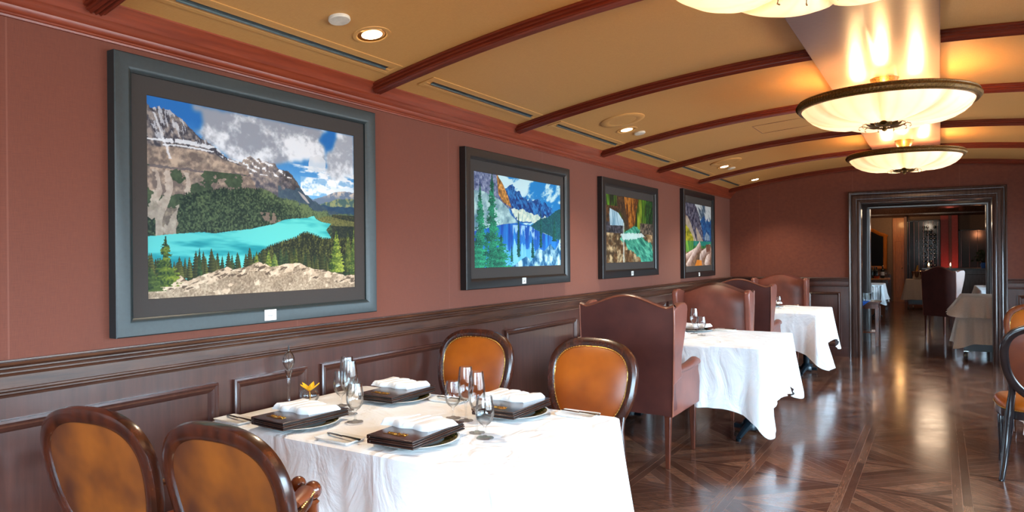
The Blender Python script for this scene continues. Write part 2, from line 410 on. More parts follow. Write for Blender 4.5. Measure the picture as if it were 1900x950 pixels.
def panelling():
    # left wall: flat panelling, raised mouldings, reeded chair rail, base
    m = MB(); m.bb(XL, XL + 0.012, YF, YB, 0.0, 1.0)
    prof = [(0, 0), (0, 0.018), (0.008, 0.022), (0.016, 0.016), (0.022, 0.02), (0.032, 0.014), (0.04, 0.004), (0.042, 0)]
    pans = [(-2.66, -1.56), (-1.48, -1.06), (-.97, .12), (.21, .70), (.78, 1.88), (1.961, 2.378), (2.474, 3.62), (3.72, 4.13), (4.234, 5.384), (5.49, 5.90), (6.0, 7.14), (7.25, 7.66), (7.76, 8.90), (9.0, 9.42), (9.52, 10.5)]
    for a, b in pans:
        m.mirrored_path(prof, [(a, 0.16), (b, 0.16), (b, 0.905), (a, 0.905)], lambda u, v, h: (XL + 0.012 + h, u, v), closed=True, smooth=False)
    struct(m.build('trim_1', 'panel', fix=True))
    def sweep_y(name, pts, mat, y0=YF, y1=YB):
        mm = MB(); n = len(pts)
        mm.grid([[(x, y0, z) for x, z in pts], [(x, y1, z) for x, z in pts]], smooth=False)
        return struct(mm.build(name, mat))
    rail = [(XL, 1.108), (XL + .014, 1.108), (XL + .014, 1.103), (XL + .036, 1.101), (XL + .040, 1.094), (XL + .036, 1.088), (XL + .028, 1.085), (XL + .028, 1.080), (XL + .034, 1.077), (XL + .032, 1.071),
            (XL + .024, 1.069), (XL + .024, 1.064), (XL + .029, 1.061), (XL + .026, 1.055), (XL + .018, 1.053), (XL + .018, 1.012), (XL + .024, 1.010), (XL + .024, 1.004), (XL + .018, 1.002), (XL + .022, .998), (XL + .022, .993), (XL + .030, .990), (XL + .028, .983), (XL + .012, .980), (XL, .98)]
    sweep_y('trim_2', rail, 'panelh')
    sweep_y('baseboard_left', [(XL, 0.13), (XL + .018, .13), (XL + .024, .12), (XL + .028, .10), (XL + .028, 0)], 'panelh')
    crown = [(XL, 2.285), (XL + .010, 2.285), (XL + .012, 2.292), (XL + .018, 2.294), (XL + .018, 2.300), (XL + .026, 2.303), (XL + .032, 2.312), (XL + .034, 2.322), (XL + .040, 2.325), (XL + .046, 2.332),
             (XL + .052, 2.338), (XL + .056, 2.346), (XL + .060, 2.348), (XL + .064, 2.352), (XL + .066, 2.358), (XL + .11, 2.398), (XL + .11, 2.44), (XL, 2.44)]
    c = sweep_y('trim_3', crown, 'crown')
    # back wall panelling
    def back(u, v, h): return (u, YB - h, v)
    for nm, x0, x1, pl in (('trim_4', XL, -1.09, [(-2.55, -1.72), (-1.62, -1.19)]), ('trim_5', 0.72, XR, [(0.82, 1.9)])):
        m = MB(); m.bb(x0, x1, YB - 0.012, YB, 0, 1.0)
        for a, b in pl: m.mirrored_path(prof, [(a, 0.16), (b, 0.16), (b, 0.905), (a, 0.905)], lambda u, v, h: (u, YB - 0.012 - h, v), closed=True)
        rr = [(YB - (x - XL), z) for x, z in rail]
        m.grid([[(x0, y, z) for y, z in rr], [(x1, y, z) for y, z in rr]], smooth=False)
        m.bb(x0, x1, YB - 0.028, YB, 0, 0.13)
        struct(m.build(nm, 'panel'))
    # doorway casing
    m = MB(); prof = [(0, 0), (0, .03), (.014, .036), (.024, .03), (.028, .016), (.036, .014), (.05, .028), (.058, .03), (.062, .02), (.095, .024), (.10, .014), (.108, .012), (.116, .02), (.132, .022), (.142, .012), (.152, .004), (.155, -0.02)]
    m.mirrored_path(prof, [(-1.088, 0.0), (-1.088, 2.295), (0.717, 2.295), (0.717, 0.0)][::-1], back, smooth=False)
    d = struct(m.build('door_1', 'casing'))
    m = MB(); m.bb(-0.955, -0.93, YB, YW + 0.02, 0, 2.16); m.bb(0.562, 0.587, YB, YW + 0.02, 0, 2.16); m.bb(-0.955, 0.587, YB, YW + 0.02, 2.135, 2.16)
    m.build('door_jamb', 'jamb', d)

def beams():
    k0 = 1.345
    for k in range(-2, 6 + 1):
        y = k0 + k * 1.492
        if y > YB - 0.1 or y < YF: continue
        w = 0.076; d = 0.050
        # reeded section: (offset y, depth)
        base = [(-w / 2 - .012, 0.0), (-w / 2 + .012, d - .004), (w / 2 - .012, d - .004), (w / 2 + .012, 0.0)]
        sec = []
        for (pa, pb), nr in zip(zip(base[:-1], base[1:]), (3, 3, 3)):
            ex, ez = pb[0] - pa[0], pb[1] - pa[1]; L = math.hypot(ex, ez); nx_, nz_ = -ez / L, ex / L
            for r in range(nr):
                for a_ in (0, .12, .3, .5, .7, .88):
                    f_ = (r + a_) / nr; bmp = .0062 * (math.sin(PI * (a_ - .12) / .76) if .12 <= a_ <= .88 else 0) - (.002 if a_ == 0 else 0)
                    sec.append((pa[0] + ex * f_ + nx_ * bmp, max(0.0, pa[1] + ez * f_ + nz_ * bmp)))
        sec.append(base[-1])
        m = MB(); n = 24
        for xa, xb in ((XL + .09, -.627), (.009, XR)):
            m.grid([[(xa + (xb - xa) * i / n, y + a, zv(xa + (xb - xa) * i / n) - b) for a, b in sec] for i in range(n + 1)], smooth=False)
            for xe in (xa, xb): m.add([(xe, y + a, zv(xe) - b) for a, b in sec], [tuple(range(len(sec)))], False)
        struct(m.build('trim_%d' % (10 + k), 'beam', angle=25))
    m = MB(); m.bb(-0.625, 0.007, YF, YB - 0.002, 2.574, 2.64)
    struct(m.build('trim_6', 'soffit', bevel=0.002))

ceiling(); room(); panelling(); beams()

# ------------------------------------------------------------------ chairs
def oval_ring(a, b, lean, zc, y0, scale=1.0, n=64, off=0.0, egg=0.13):
    """points of the oval back outline; off = shift along the back's normal (towards the front)"""
    out = []
    for k in range(n):
        t = 2 * PI * k / n; c, s = math.cos(t), math.sin(t)
        e = 2 / (2.7 if s > 0 else 2.15)
        u = a * math.copysign(abs(c) ** e, c); v = b * math.copysign(abs(s) ** e, s)
        u *= 1 + egg * (v / b) - egg * .3
        u *= scale; v *= scale
        out.append(Vector((u, y0 - (v + b) * math.sin(lean) + off * math.cos(lean), zc + v * math.cos(lean) + off * math.sin(lean))))
    return out

def cushion_face(m, ring_args, scale, off, bulge, n=64):
    rows = []
    for r in (1.0, .97, .9, .75, .55, .3, .1, 0.0008):
        rows.append(oval_ring(*ring_args, scale=scale * r, n=n, off=off + bulge * (1 - r ** 4)))
    m.grid(rows, closed_u=True)

def oval_chair(label, arms=False, knobs=((.245, -.075, .785), (.185, -.03, .785)), frame='wood', front='tan', rear='tan_shade', seatm='tan', nails=True, group=None):
    t = thing('armchair' if arms else 'dining_chair', label, 'chair', group=group)
    a, b, lean, zt, y0 = .240, .240, .20, (0.968 if arms else .982), -.245
    zc = zt - b * math.cos(lean); ra = (a, b, lean, zc, y0)
    # frame: rounded section swept round the oval
    m = MB(); rows = []
    sec = [(-.024, -.016), (-.026, 0), (-.022, .014), (-.008, .020), (.008, .021), (.020, .016), (.026, .004), (.026, -.010), (.018, -.019), (0, -.022), (-.014, -.021)]
    ring = oval_ring(*ra); N = len(ring); nrm = Vector((0, math.cos(lean), math.sin(lean)))
    for k in range(N):
        d = (ring[(k + 1) % N] - ring[k - 1]).normalized(); outw = d.cross(nrm); 
        rows.append([ring[k] + outw * (p * 1.02) + nrm * q for p, q in sec])
    m.grid(rows, closed_u=True, closed_v=True)
    m.build('back_frame', frame, t)
    m = MB(); cushion_face(m, ra, .925, .012, .020); m.build('back_cushion', front, t)
    m = MB(); cushion_face(m, ra, .925, -.012, -.010); m.build('back_panel', rear, t)
    if nails:
        m = MB(); rg = oval_ring(*ra, scale=.905, n=88, off=.020)
        m.tube(oval_ring(*ra, scale=.905, n=88, off=.016), .0022, 5, closed=True)
        for p in rg: m.ball(p, .0036, 6)
        m.build('nail_trim', 'brass', t)
    # seat
    m = MB(); rows = []
    def seat_out(s, z, n=40):
        o = []
        for k in range(n):
            th = 2 * PI * k / n; c, sn = math.cos(th), math.sin(th)
            x = (.226 if arms else .255) * math.copysign(abs(c) ** .55, c); y = (.235 if arms else .25) * math.copysign(abs(sn) ** .55, sn)
            x *= 1 + .09 * (y / .25)
            o.append((x * s, y * s + .0, z))
        return o
    for s, z in ((1.0, .425), (1.02, .435), (1.03, .452), (1.0, .470), (.93, .484), (.75, .496), (.4, .502), (.0008, .503)): rows.append(seat_out(s, z))
    m.grid(rows, closed_u=True); m.build('seat_cushion', seatm, t)
    if nails:
        m = MB(); rg = seat_out(1.035, .434, 96); m.tube(rg, .002, 5, closed=True)
        for p in rg[::1]: m.ball(p, .0034, 6)
        m.build('nail_trim', 'brass', t)
    m = MB(); m.grid([seat_out(1.0, .375), seat_out(1.02, .38), seat_out(1.02, .428), seat_out(.98, .43)], closed_u=True)
    m.grid([seat_out(.9, .38), seat_out(1.0, .375)], closed_u=True); m.build('seat_rail', frame, t)
    # back uprights from the seat to the oval
    for sx in (-1, 1):
        m = MB(); m.tube([(sx * .205, -.235, .40), (sx * .200, -.238, .48), (sx * .192, -.246, .55), (sx * .197, -.262, .62)], [.024, .022, .020, .017], 10, ell=(1.0, .9), up=Vector((0, 1, 0)))
        m.build('back_post', frame, t)
        # rear legs sweep backwards, front legs turned
        m = MB(); m.tube([(sx * .205, -.225, .43), (sx * .21, -.228, .34), (sx * .222, -.245, .22), (sx * .24, -.29, .09), (sx * .255, -.335, .012), (sx * .256, -.338, .0)], [.026, .026, .022, .018, .017, .016], 10, up=Vector((0, 1, 0)))
        m.build('leg', frame, t)
        m = MB(); m.lathe([(.012, 0), (.016, .004), (.017, .03), (.012, .045), (.013, .06), (.018, .20), (.024, .31), (.018, .325), (.027, .335), (.027, .42)], (sx * .225, .20, 0), 16, cap=True)
        m.build('leg', frame, t)
    if arms:
        for sx in (-1, 1):
            ar = thing_child('arm', t)
            (kx, ky, kz), (jx, jy, jz) = knobs
            pa = Vector((sx * .232, -.30, kz - .01)); pb = Vector((sx * kx, ky - .02, kz - .003))
            m = MB(); m.tube([pa, pa.lerp(pb, .3) + Vector((sx * .012, 0, -.008)), pa.lerp(pb, .65) + Vector((sx * .012, 0, -.006)), pb], [.015, .018, .02, .018], 12, ell=(1.1, .75)); m.build('arm_rail', frame, ar)
            up_ = Vector((0, 0, .016)); qa = pa.lerp(pb, .28) + up_; qb = pa.lerp(pb, .9) + up_
            m = MB(); m.tube([qa, qa.lerp(qb, .5) + Vector((sx * .008, 0, .003)), qb], [.017, .023, .02], 12, ell=(1.15, .7)); m.build('arm_pad', 'red_tan', ar)
            m = MB(); sd = Vector((-(qb - qa).y, (qb - qa).x, 0)).normalized() * .0245
            for side in (-1, 1):
                pts = [qa.lerp(qb, k / 9) + sd * side - Vector((0, 0, .006)) for k in range(10)]
                m.tube(pts, .0015, 4)
                for p in pts: m.ball(p, .0042, 6)
            m.build('nail_trim', 'brass', ar)
            for px, py, pz, r in ((kx, ky, kz, 1.0), (jx, jy, jz, .9)):
                m = MB(); m.lathe([(.020 * r, .44), (.021 * r, .50), (.026 * r, .505), (.026 * r, .515), (.020 * r, .52), (.019 * r, .60), (.017 * r, pz - .038), (.020 * r, pz - .033), (.013 * r, pz - .026)], (sx * px, py, 0), 16)
                m.ball((sx * px, py, pz), .027 * r, 16); m.build('arm_post', 'wood_red', ar)
            m = MB(); m.tube([(sx * kx, ky, kz - .003), (sx * jx, jy, jz - .003)], .012, 8); m.build('cross_rail', 'wood_red', ar)
    return t

def thing_child(name, parent):
    o = bpy.data.objects.new(name, None); COL.objects.link(o); o.parent = parent; o.empty_display_size = .05; return o

def slab_yz(m, poly, x0, x1): m.prism(poly, x0, x1, lambda a, b, h: (h, a, b))
def wing_chair(label, leath='brown', group=None, tones=('brown', 'brown_dark')):
    """facing +y; origin on the floor under the seat's middle; back plane at y = -.32"""
    t = thing('wing_chair', label, 'wing chair', group=group)
    inner, outer = tones
    yb = -.31
    # back with camel-shaped top
    def top(u):   # u -1..1
        return 1.085 + .082 * math.cos(min(1, abs(u) * 1.12) * PI / 2) ** 1.5 + (.018 * max(0, abs(u) - .86) / .14)
    n = 28; outb = []; frontb = []; rows_b = []; rows_f = []
    for j in range(13):
        f = j / 12; rb = []; rf = []
        for i in range(n + 1):
            u = -1 + 2 * i / n; zt = top(u); z = .36 + (zt - .36) * f
            hw = .328 + .019 * min(1, max(0, (z - .36) / .6))
            pad = .055 * (1 - abs(u) ** 4) * (1 - max(0, (f - .82) / .18) ** 2 * .6) if f > .12 else .03
            rb.append((u * hw, yb - .035 * max(0, z - .5), z))
            rf.append((u * hw, yb - .035 * max(0, z - .5) + .06 + pad, min(z, zt - .012) if f < 1 else zt - .012))
        rows_b.append(rb); rows_f.append(rf)
    m = MB(); m.grid(rows_b)
    lo = rows_b[-1]; hi = rows_f[-1]
    m.grid([lo, [((p[0] + q[0]) / 2, p[1] + .022, p[2] + .012) for p, q in zip(lo, hi)], hi])
    m.grid([[rows_b[j][0], rows_f[j][0]] for j in range(13)]); m.grid([[rows_b[j][-1], rows_f[j][-1]] for j in range(13)])
    m.build('outer_back', outer, t, angle=60)
    m = MB(); m.grid(rows_f); m.build('inner_back', inner, t, angle=80)
    m = MB(); m.tube([Vector(p) + Vector((0, -.001, 0)) for p in rows_b[-1]], .0055, 8)
    m.tube([rows_b[j][0] for j in range(13)], .0045, 8); m.tube([rows_b[j][-1] for j in range(13)], .0045, 8); m.build('piping', 'piping', t)
    # wings
    for sx in (-1, 1):
        wing = [(yb, .56), (yb - .01, .90), (yb - .018, 1.085), (yb + .05, 1.098), (yb + .13, 1.118), (yb + .20, 1.118), (yb + .232, 1.10), (yb + .240, 1.07), (yb + .225, .98), (yb + .185, .86), (yb + .150, .76), (yb + .145, .69), (yb + .16, .60)]
        m = MB(); m.prism(wing, 0, .052, lambda a, b, h: (sx * (.323 + .019 * min(1, max(0, (b - .36) / .6)) + .012 * max(0, a - yb) / .2 - .045 + h), a, b))
        m.build('wing', inner, t, bevel=.016, seg=4)
        # outside of the arm and side apron
        side = [(yb + .006, .35), (yb + .006, .66), (yb + .15, .64), (yb + .34, .63), (yb + .565, .655), (yb + .59, .63), (yb + .585, .60), (yb + .612, .55), (yb + .622, .50), (yb + .612, .44), (yb + .60, .352)]
        m = MB(); m.prism(side, 0, .07, lambda a, b, h: (sx * (.259 + h), a, b)); m.build('side_panel', inner, t, bevel=.009, seg=3)
        m = MB(); m.tube([(sx * .30, yb + .13, .645), (sx * .302, yb + .25, .640), (sx * .305, yb + .42, .645), (sx * .308, yb + .55, .662), (sx * .309, yb + .59, .655)], [.034, .036, .04, .044, .036], 14, ell=(1.0, .75)); m.build('arm', inner, t)
    m = MB(); m.bb(-.262, .262, yb + .02, yb + .595, .355, .43); m.build('seat_rail', outer, t, bevel=.008)
    m = MB(); m.bb(-.255, .255, yb + .08, yb + .615, .425, .52); m.build('seat_cushion', inner, t, bevel=.03, seg=4)
    for sx in (-1, 1):
        for y, dy in ((yb + .03, -.012), (yb + .575, .0)):
            m = MB(); q = .021; w = .013; x = sx * .287
            m.add([(x - q, y - q, .36), (x + q, y - q, .36), (x + q, y + q, .36), (x - q, y + q, .36), (x - w, y - w + dy, 0), (x + w, y - w + dy, 0), (x + w, y + w + dy, 0), (x - w, y + w + dy, 0)],
                  [(0, 1, 2, 3), (7, 6, 5, 4), (0, 4, 5, 1), (1, 5, 6, 2), (2, 6, 7, 3), (3, 7, 4, 0)], False)
            m.build('leg', 'legwood', t, bevel=.003)
    return t

# ------------------------------------------------------------------ tables
def pedestal_table(x0, x1, y0, y1, z, label, group, spread=.28):
    cx, cy = (x0 + x1) / 2, (y0 + y1) / 2
    t = thing('pedestal_table', label, 'table', (cx, cy, 0), 0, group)
    hx, hy = (x1 - x0) / 2 - .006, (y1 - y0) / 2 - .006
    m = MB(); m.bb(-hx, hx, -hy, hy, z - .032, z - .006); m.build('tabletop', 'wood_red', t, bevel=.004)
    for sx in (-1, 1):
        px = sx * hx * .70
        b = thing_child('pedestal', t)
        m = MB(); m.lathe([(.038, .075), (.038, z - .05)], (px, 0, 0), 20, cap=True); m.build('column', 'iron', b)
        m = MB(); m.bb(px - .12, px + .12, -.2, .2, z - .05, z - .032); m.build('mounting_plate', 'iron', b)
        m = MB(); m.lathe([(.07, .02), (.072, .05), (.055, .075), (.042, .095), (.038, .10)], (px, 0, 0), 20, cap=True)
        for a in (-1, 1):
            m.tube([(px, 0, .055), (px, a * .16, .048), (px, a * .38, .024)], [.036, .03, .02], 8, ell=(1, .8)); m.lathe([(.018, 0), (.02, .012), (.014, .02)], (px, a * .375, 0), 12, cap=True)
        m.bb(px - .12, px + .12, -.03, .03, .02, .055)
        m.build('base_foot', 'iron', b)
    return t

def cloth(x0, x1, y0, y1, z, drop, label, group, seed=1, wall_side=True, corner=.30, rest=None, mat='linen', out=.05):
    """drop = (front y0, right x1, back y1, left x0) hem depths; rounded tabletop edge, wavy skirt, hanging corner folds"""
    rnd = random.Random(seed)
    per = []     # (x,y, nx,ny, drop, corner weight)
    r = .03; seg = 42
    def side(p, q, nrm, d):
        L = math.dist(p, q)
        for i in range(seg):
            f = i / seg; per.append([p[0] + (q[0] - p[0]) * f, p[1] + (q[1] - p[1]) * f, nrm[0], nrm[1], d, L * f, L])
    def arc(c, a0, d0, d1):
        for i in range(9):
            a = a0 + PI / 2 * i / 9; per.append([c[0] + r * math.cos(a), c[1] + r * math.sin(a), math.cos(a), math.sin(a), d0 + (d1 - d0) * i / 9, -1, 0])
    side((x0 + r, y0), (x1 - r, y0), (0, -1), drop[0]); arc((x1 - r, y0 + r), -PI / 2, drop[0], drop[1])
    side((x1, y0 + r), (x1, y1 - r), (1, 0), drop[1]); arc((x1 - r, y1 - r), 0, drop[1], drop[2])
    side((x1 - r, y1), (x0 + r, y1), (0, 1), drop[2]); arc((x0 + r, y1 - r), PI / 2, drop[2], drop[3])
    side((x0, y1 - r), (x0, y0 + r), (-1, 0), drop[3]); arc((x0 + r, y0 + r), PI, drop[3], drop[0])
    N = len(per)
    ph = [rnd.uniform(0, 6.28) for _ in range(6)]; fr = [rnd.uniform(5, 9), rnd.uniform(12, 18), rnd.uniform(22, 30)]
    corners = [(x1, y0), (x1, y1), (x0, y1), (x0, y0)]
    V = 22; rows = []
    hangs = []; cws = []
    for x, y, nx, ny, d, s_, L in per:
        dc = min(math.dist((x, y), c) for c in corners); rad = .34 - .265 * max(0, min(1, (abs(ny) - .2) / .7)); cw = max(0, 1 - dc / rad)
        hangs.append(d if (nx < -.5 and wall_side) else d * (1 + corner * cw ** 1.3)); cws.append(cw)
    for _ in range(5): hangs = [(hangs[i - 2] + hangs[i - 1] + hangs[i] + hangs[(i + 1) % N] + hangs[(i + 2) % N]) / 5 for i in range(N)]
    for _ in range(2): cws = [(cws[i - 1] + cws[i] + cws[(i + 1) % N]) / 3 for i in range(N)]
    for j in range(V + 1):
        f = j / V; row = []
        for k, (x, y, nx, ny, d, s, L) in enumerate(per):
            dc = min(math.dist((x, y), c) for c in corners)
            cw = cws[k]; hang = hangs[k]
            left = nx < -.5
            amp = (.010 + .016 * math.sin(k * .9 + ph[3]) ** 2) * (0.25 if (left and wall_side) else 1)
            w = amp * (math.sin((x + y * 1.3) * fr[0] + ph[0]) + .6 * math.sin((x - y) * fr[1] + ph[1]))
            fl = (out * (1 + .9 * cw * 1.0) + w * 1.6) * f ** 1.1
            # folds pinched beside each corner
            fl -= .032 * math.exp(-((dc - .13) / .05) ** 2) * f * (0 if (left and wall_side) else 1)
            if left and wall_side: fl = .012 * f
            px, py = x + nx * (fl + .004), y + ny * (fl + .004)
            if wall_side: px = max(px, XL + .018)
            hz = z - hang * f
            if hz < .02: hz = .02
            row.append((px, py, hz))
        rows.append(row)
    # rounded top edge rings
    top = []
    for ins, dz in ((.30, .0), (.02, .0), (.006, -.0015), (.0, -.006)):
        cxm, cym = (x0 + x1) / 2, (y0 + y1) / 2
        top.append([(x + (cxm - x) * (ins if ins > .1 else 0) - nx * (ins if ins < .1 else 0), y + (cym - y) * (ins if ins > .1 else 0) - ny * (ins if ins < .1 else 0), z + dz) for x, y, nx, ny, *_ in per])
    m = MB()
    hub = [((x0 + x1) / 2 + (p[0] - (x0 + x1) / 2) * .01, (y0 + y1) / 2 + (p[1] - (y0 + y1) / 2) * .01, z) for p in per]
    m.grid([hub] + top + [[(a, b, c - .006) for a, b, c in rows[0]]] + rows[1:], closed_u=True)
    o = m.build('tablecloth', mat, angle=80)
    tag(o, label, 'tablecloth', group)
    return o

# ------------------------------------------------------------------ table settings
def wine_glass(name, label, x, y, z, h, r, stem, group, cat='glass'):
    """thin-walled stemware"""
    t = thing(name, label, cat, (x, y, z), 0, group)
    bh = h - stem; w = .0012
    outer = [(.0015, 0), (r * .92, .001), (r * .9, .003), (.012, .006), (.0042, .012), (.0036, stem * .5), (.0045, stem - .006), (.010, stem)]
    bowl = [(r * .55, stem + bh * .06), (r * .85, stem + bh * .20), (r, stem + bh * .40), (r * .98, stem + bh * .6), (r * .88, stem + bh * .82), (r * .78, h)]
    inner = [(q - w, zz) for q, zz in bowl[::-1]][:-1] + [(r * .5, stem + bh * .08), (.006, stem + .006), (.0005, stem + .005)]
    m = MB(); m.lathe(outer + bowl + inner, (0, 0, 0), 28); m.build('glass_body', 'glass', t)
    return t

def plate_mat():
    t = NT('patterned_charger')
    sx = t.n('ShaderNodeSeparateXYZ'); t.l(t.co(), sx.inputs[0])
    r = t.math('SQRT', t.math('ADD', t.math('MULTIPLY', sx.outputs[0], sx.outputs[0]), t.math('MULTIPLY', sx.outputs[1], sx.outputs[1])))
    band = t.math('MULTIPLY', t.math('GREATER_THAN', r, .102), t.math('LESS_THAN', r, .154))
    v = t.n('ShaderNodeTexVoronoi'); v.inputs['Scale'].default_value = 90; t.l(t.co(), v.inputs['Vector'])
    pat = t.ramp(v.outputs[0], [(0.2, lin((150, 112, 40))), (0.42, lin((60, 78, 40))), (0.62, lin((26, 30, 22))), (.85, lin((110, 60, 26)))])
    t.l(t.mix(band, lin((232, 232, 228)), pat), t.b.inputs['Base Color']); t.set(Roughness=.12)
    return t.m
M['charger'] = plate_mat()

def show_plate(x, y, z, label, group):
    m = MB(); m.lathe([(.0005, .004), (.085, .004), (.10, .007), (.13, .013), (.158, .0185), (.162, .0175), (.158, .015), (.10, .003), (.08, .0), (.0005, 0)], (0, 0, 0), 64)
    o = m.build('show_plate', 'charger'); o.location = (x, y, z); return tag(o, label, 'plate', group)

def menu_folder(x, y, z, rz, label, group, emblem=False):
    t = thing('menu_folder', label, 'menu', (x, y, z), rz, group)
    hx, hy, th = .104, .165, .0150
    m = MB(); m.bb(-hx, hx, -hy, hy, 0, .0055); m.bb(-hx, hx, -hy, hy, th - .0055, th)
    m.tube([(-hx + .0065, -hy, th / 2), (-hx + .0065, hy, th / 2)], th / 2, 12, ell=(1, 1)); m.build('cover', 'menu', t, bevel=.0018)
    m = MB(); m.bb(-hx + .008, hx - .004, -hy + .004, hy - .004, .0055, th - .0055); m.build('pages', 'black', t)
    if emblem:
        m = MB()
        cx, cy = -.01, -.105
        # a line of looping gold script with an underline flourish
        pts = [(cx - .045 + .09 * k / 60 + .006 * math.sin(k * 1.05), cy + .009 * math.sin(k * .62) + .004 * math.cos(k * 1.7), th + .0006) for k in range(61)]
        m.tube(pts, .0011, 5); m.tube([(cx - .05 + .1 * k / 20, cy - .018 + .004 * math.sin(k * .35), th + .0006) for k in range(21)], .0010, 5)
        m.build('gold_emblem', 'gold', t)
    return t

def napkin(x, y, z, rz, label, group, seed=1):
    rnd = random.Random(seed); m = MB(); nx, ny = 60, 26; hx, hy = .118, .070; top = []; bot = []
    ph = rnd.uniform(0, 6)
    for j in range(ny + 1):
        v = -1 + 2 * j / ny; rt = []; rb = []
        for i in range(nx + 1):
            u = -1 + 2 * i / nx
            px = hx * u * (1 + .04 * v) + .012 * v; py = hy * v + .006 * math.sin(u * 7 + ph)
            ed = min(1, (1 - abs(u)) * 9) ** .5; ev = min(1, (1 - abs(v)) * 8) ** .5
            cre = sum(.0085 * math.exp(-((u - c - .10 * v) / .05) ** 2) for c in (-.46, .0, .42))
            h = .006 + (.019 + .003 * math.sin(u * 3 + v * 2 + ph)) * ed * ev - cre * ev
            rt.append((px, py, max(.003, h))); rb.append((px, py, .0))
        top.append(rt); bot.append(rb)
    m.grid(top); m.grid(bot, flip=True)
    m.grid([top[0], bot[0]]); m.grid([top[-1], bot[-1]]); m.grid([[r[0] for r in top], [r[0] for r in bot]]); m.grid([[r[-1] for r in top], [r[-1] for r in bot]])
    o = m.build('folded_napkin', 'linen_flat', angle=55); o.location = (x, y, z); o.rotation_euler = (0, 0, rz)
    return tag(o, label, 'napkin', group)

def side_plate(x, y, z, rz, label, group):
    m = MB(); hx, hy = .088, .052
    def rect(s, zz, r=.008): return [(sx * (hx * s - r) + r * math.cos(a), sy * (hy * s - r) + r * math.sin(a), zz) for sx, sy, a0 in ((1, 1, 0), (-1, 1, PI / 2), (-1, -1, PI), (1, -1, 1.5 * PI)) for a in (a0, a0 + PI / 4, a0 + PI / 2)]
    m.grid([rect(.02, .0), rect(.82, .0), rect(.9, .002), rect(1.0, .010), rect(1.0, .0125), rect(.97, .0125), rect(.84, .0045), rect(.02, .0042)], closed_u=True)
    o = m.build('side_plate', 'white', angle=50); o.location = (x, y, z); o.rotation_euler = (0, 0, rz); return tag(o, label, 'plate', group)

def butter_knife(x, y, z, rz, label, group):
    t = thing('butter_knife', label, 'knife', (x, y, z), rz, group)
    m = MB(); bl = [(-.10, .0), (-.095, .0075), (-.05, .0095), (-.005, .006), (-.005, -.004), (-.09, -.004)]
    m.prism(bl, 0, .0018); m.build('blade', 'blade', t)
    m = MB(); m.tube([(-.006, .001, .003), (.04, .001, .004), (.095, .001, .004)], [.004, .005, .0068], 10, ell=(1, .6)); m.build('handle', 'blade', t)
    return t

def oil_lamp(x, y, z):
    t = thing('oil_lamp', 'slender glass oil lamp with teardrop globe on a flared stem', 'oil lamp', (x, y, z))
    m = MB(); m.lathe([(.0005, 0), (.038, .001), (.036, .004), (.010, .012), (.0055, .03), (.0055, .09), (.008, .125), (.019, .158), (.0205, .160), (.018, .157), (.006, .125), (.0005, .12)], n=28); m.build('stem', 'glass', t)
    prof = []
    for k in range(15):
        a = k / 14; prof.append((max(.0008, .0285 * math.sin(PI * a) ** .8 * (1 + .0)), .152 + .105 * a))
    inn = [(max(.0004, r - .0016), zz) for r, zz in prof[::-1]]
    m = MB(); m.lathe(prof + inn, n=28); m.build('globe', 'glass', t)
    m = MB(); m.tube([(0, 0, .165), (0, 0, .275)], .0012, 6); m.lathe([(.0035, .252), (.004, .262), (.0025, .276), (.0005, .277)], n=10); m.build('wick', 'black', t)
    return t

def orchid_bowl(x, y, z):
    t = thing('flower_bowl', 'small round glass bowl holding an orange orchid bloom', 'vase', (x, y, z))
    m = MB(); R = .045; prof = [(.0005, 0), (.02, .0)] + [(R * math.cos(a), R * .85 + R * .85 * math.sin(a)) for a in [(-.9 + 1.6 * k / 10) for k in range(11)]]
    inn = [(r - .0018, zz + .001) for r, zz in prof[::-1]][:-2] + [(.0005, .003)]
    m.lathe(prof + inn, n=28); m.build('bowl', 'glass', t)
    fl = thing('orchid_bloom', 'orange orchid bloom with pointed petals in the small glass bowl', 'flower', (x, y, z + .055), .4)
    for k in range(5):
        a = k * 2 * PI / 5 + .3; m = MB(); rows = []
        for i in range(9):
            f = i / 8; L = .046 * f; w = .0155 * math.sin(PI * min(1, .12 + .88 * f) ** .8) ; zz = .004 + .034 * f ** 1.2
            rows.append([(math.cos(a) * L - math.sin(a) * w * q, math.sin(a) * L + math.cos(a) * w * q, zz + .006 * q * q) for q in (-1, -.5, 0, .5, 1)])
        m.grid(rows); o = m.build('petal', 'petal', fl, fix=False); s = o.modifiers.new('s', 'SOLIDIFY'); s.thickness = .0012
    m = MB(); m.ball((0, 0, .012), .008, 10, 1.3); m.build('lip', 'lip', fl)
    m = MB(); m.tube([(0, 0, .008), (.004, 0, -.02), (.0, .004, -.048)], .0018, 6); m.build('stem', 'petal', fl)
    return t

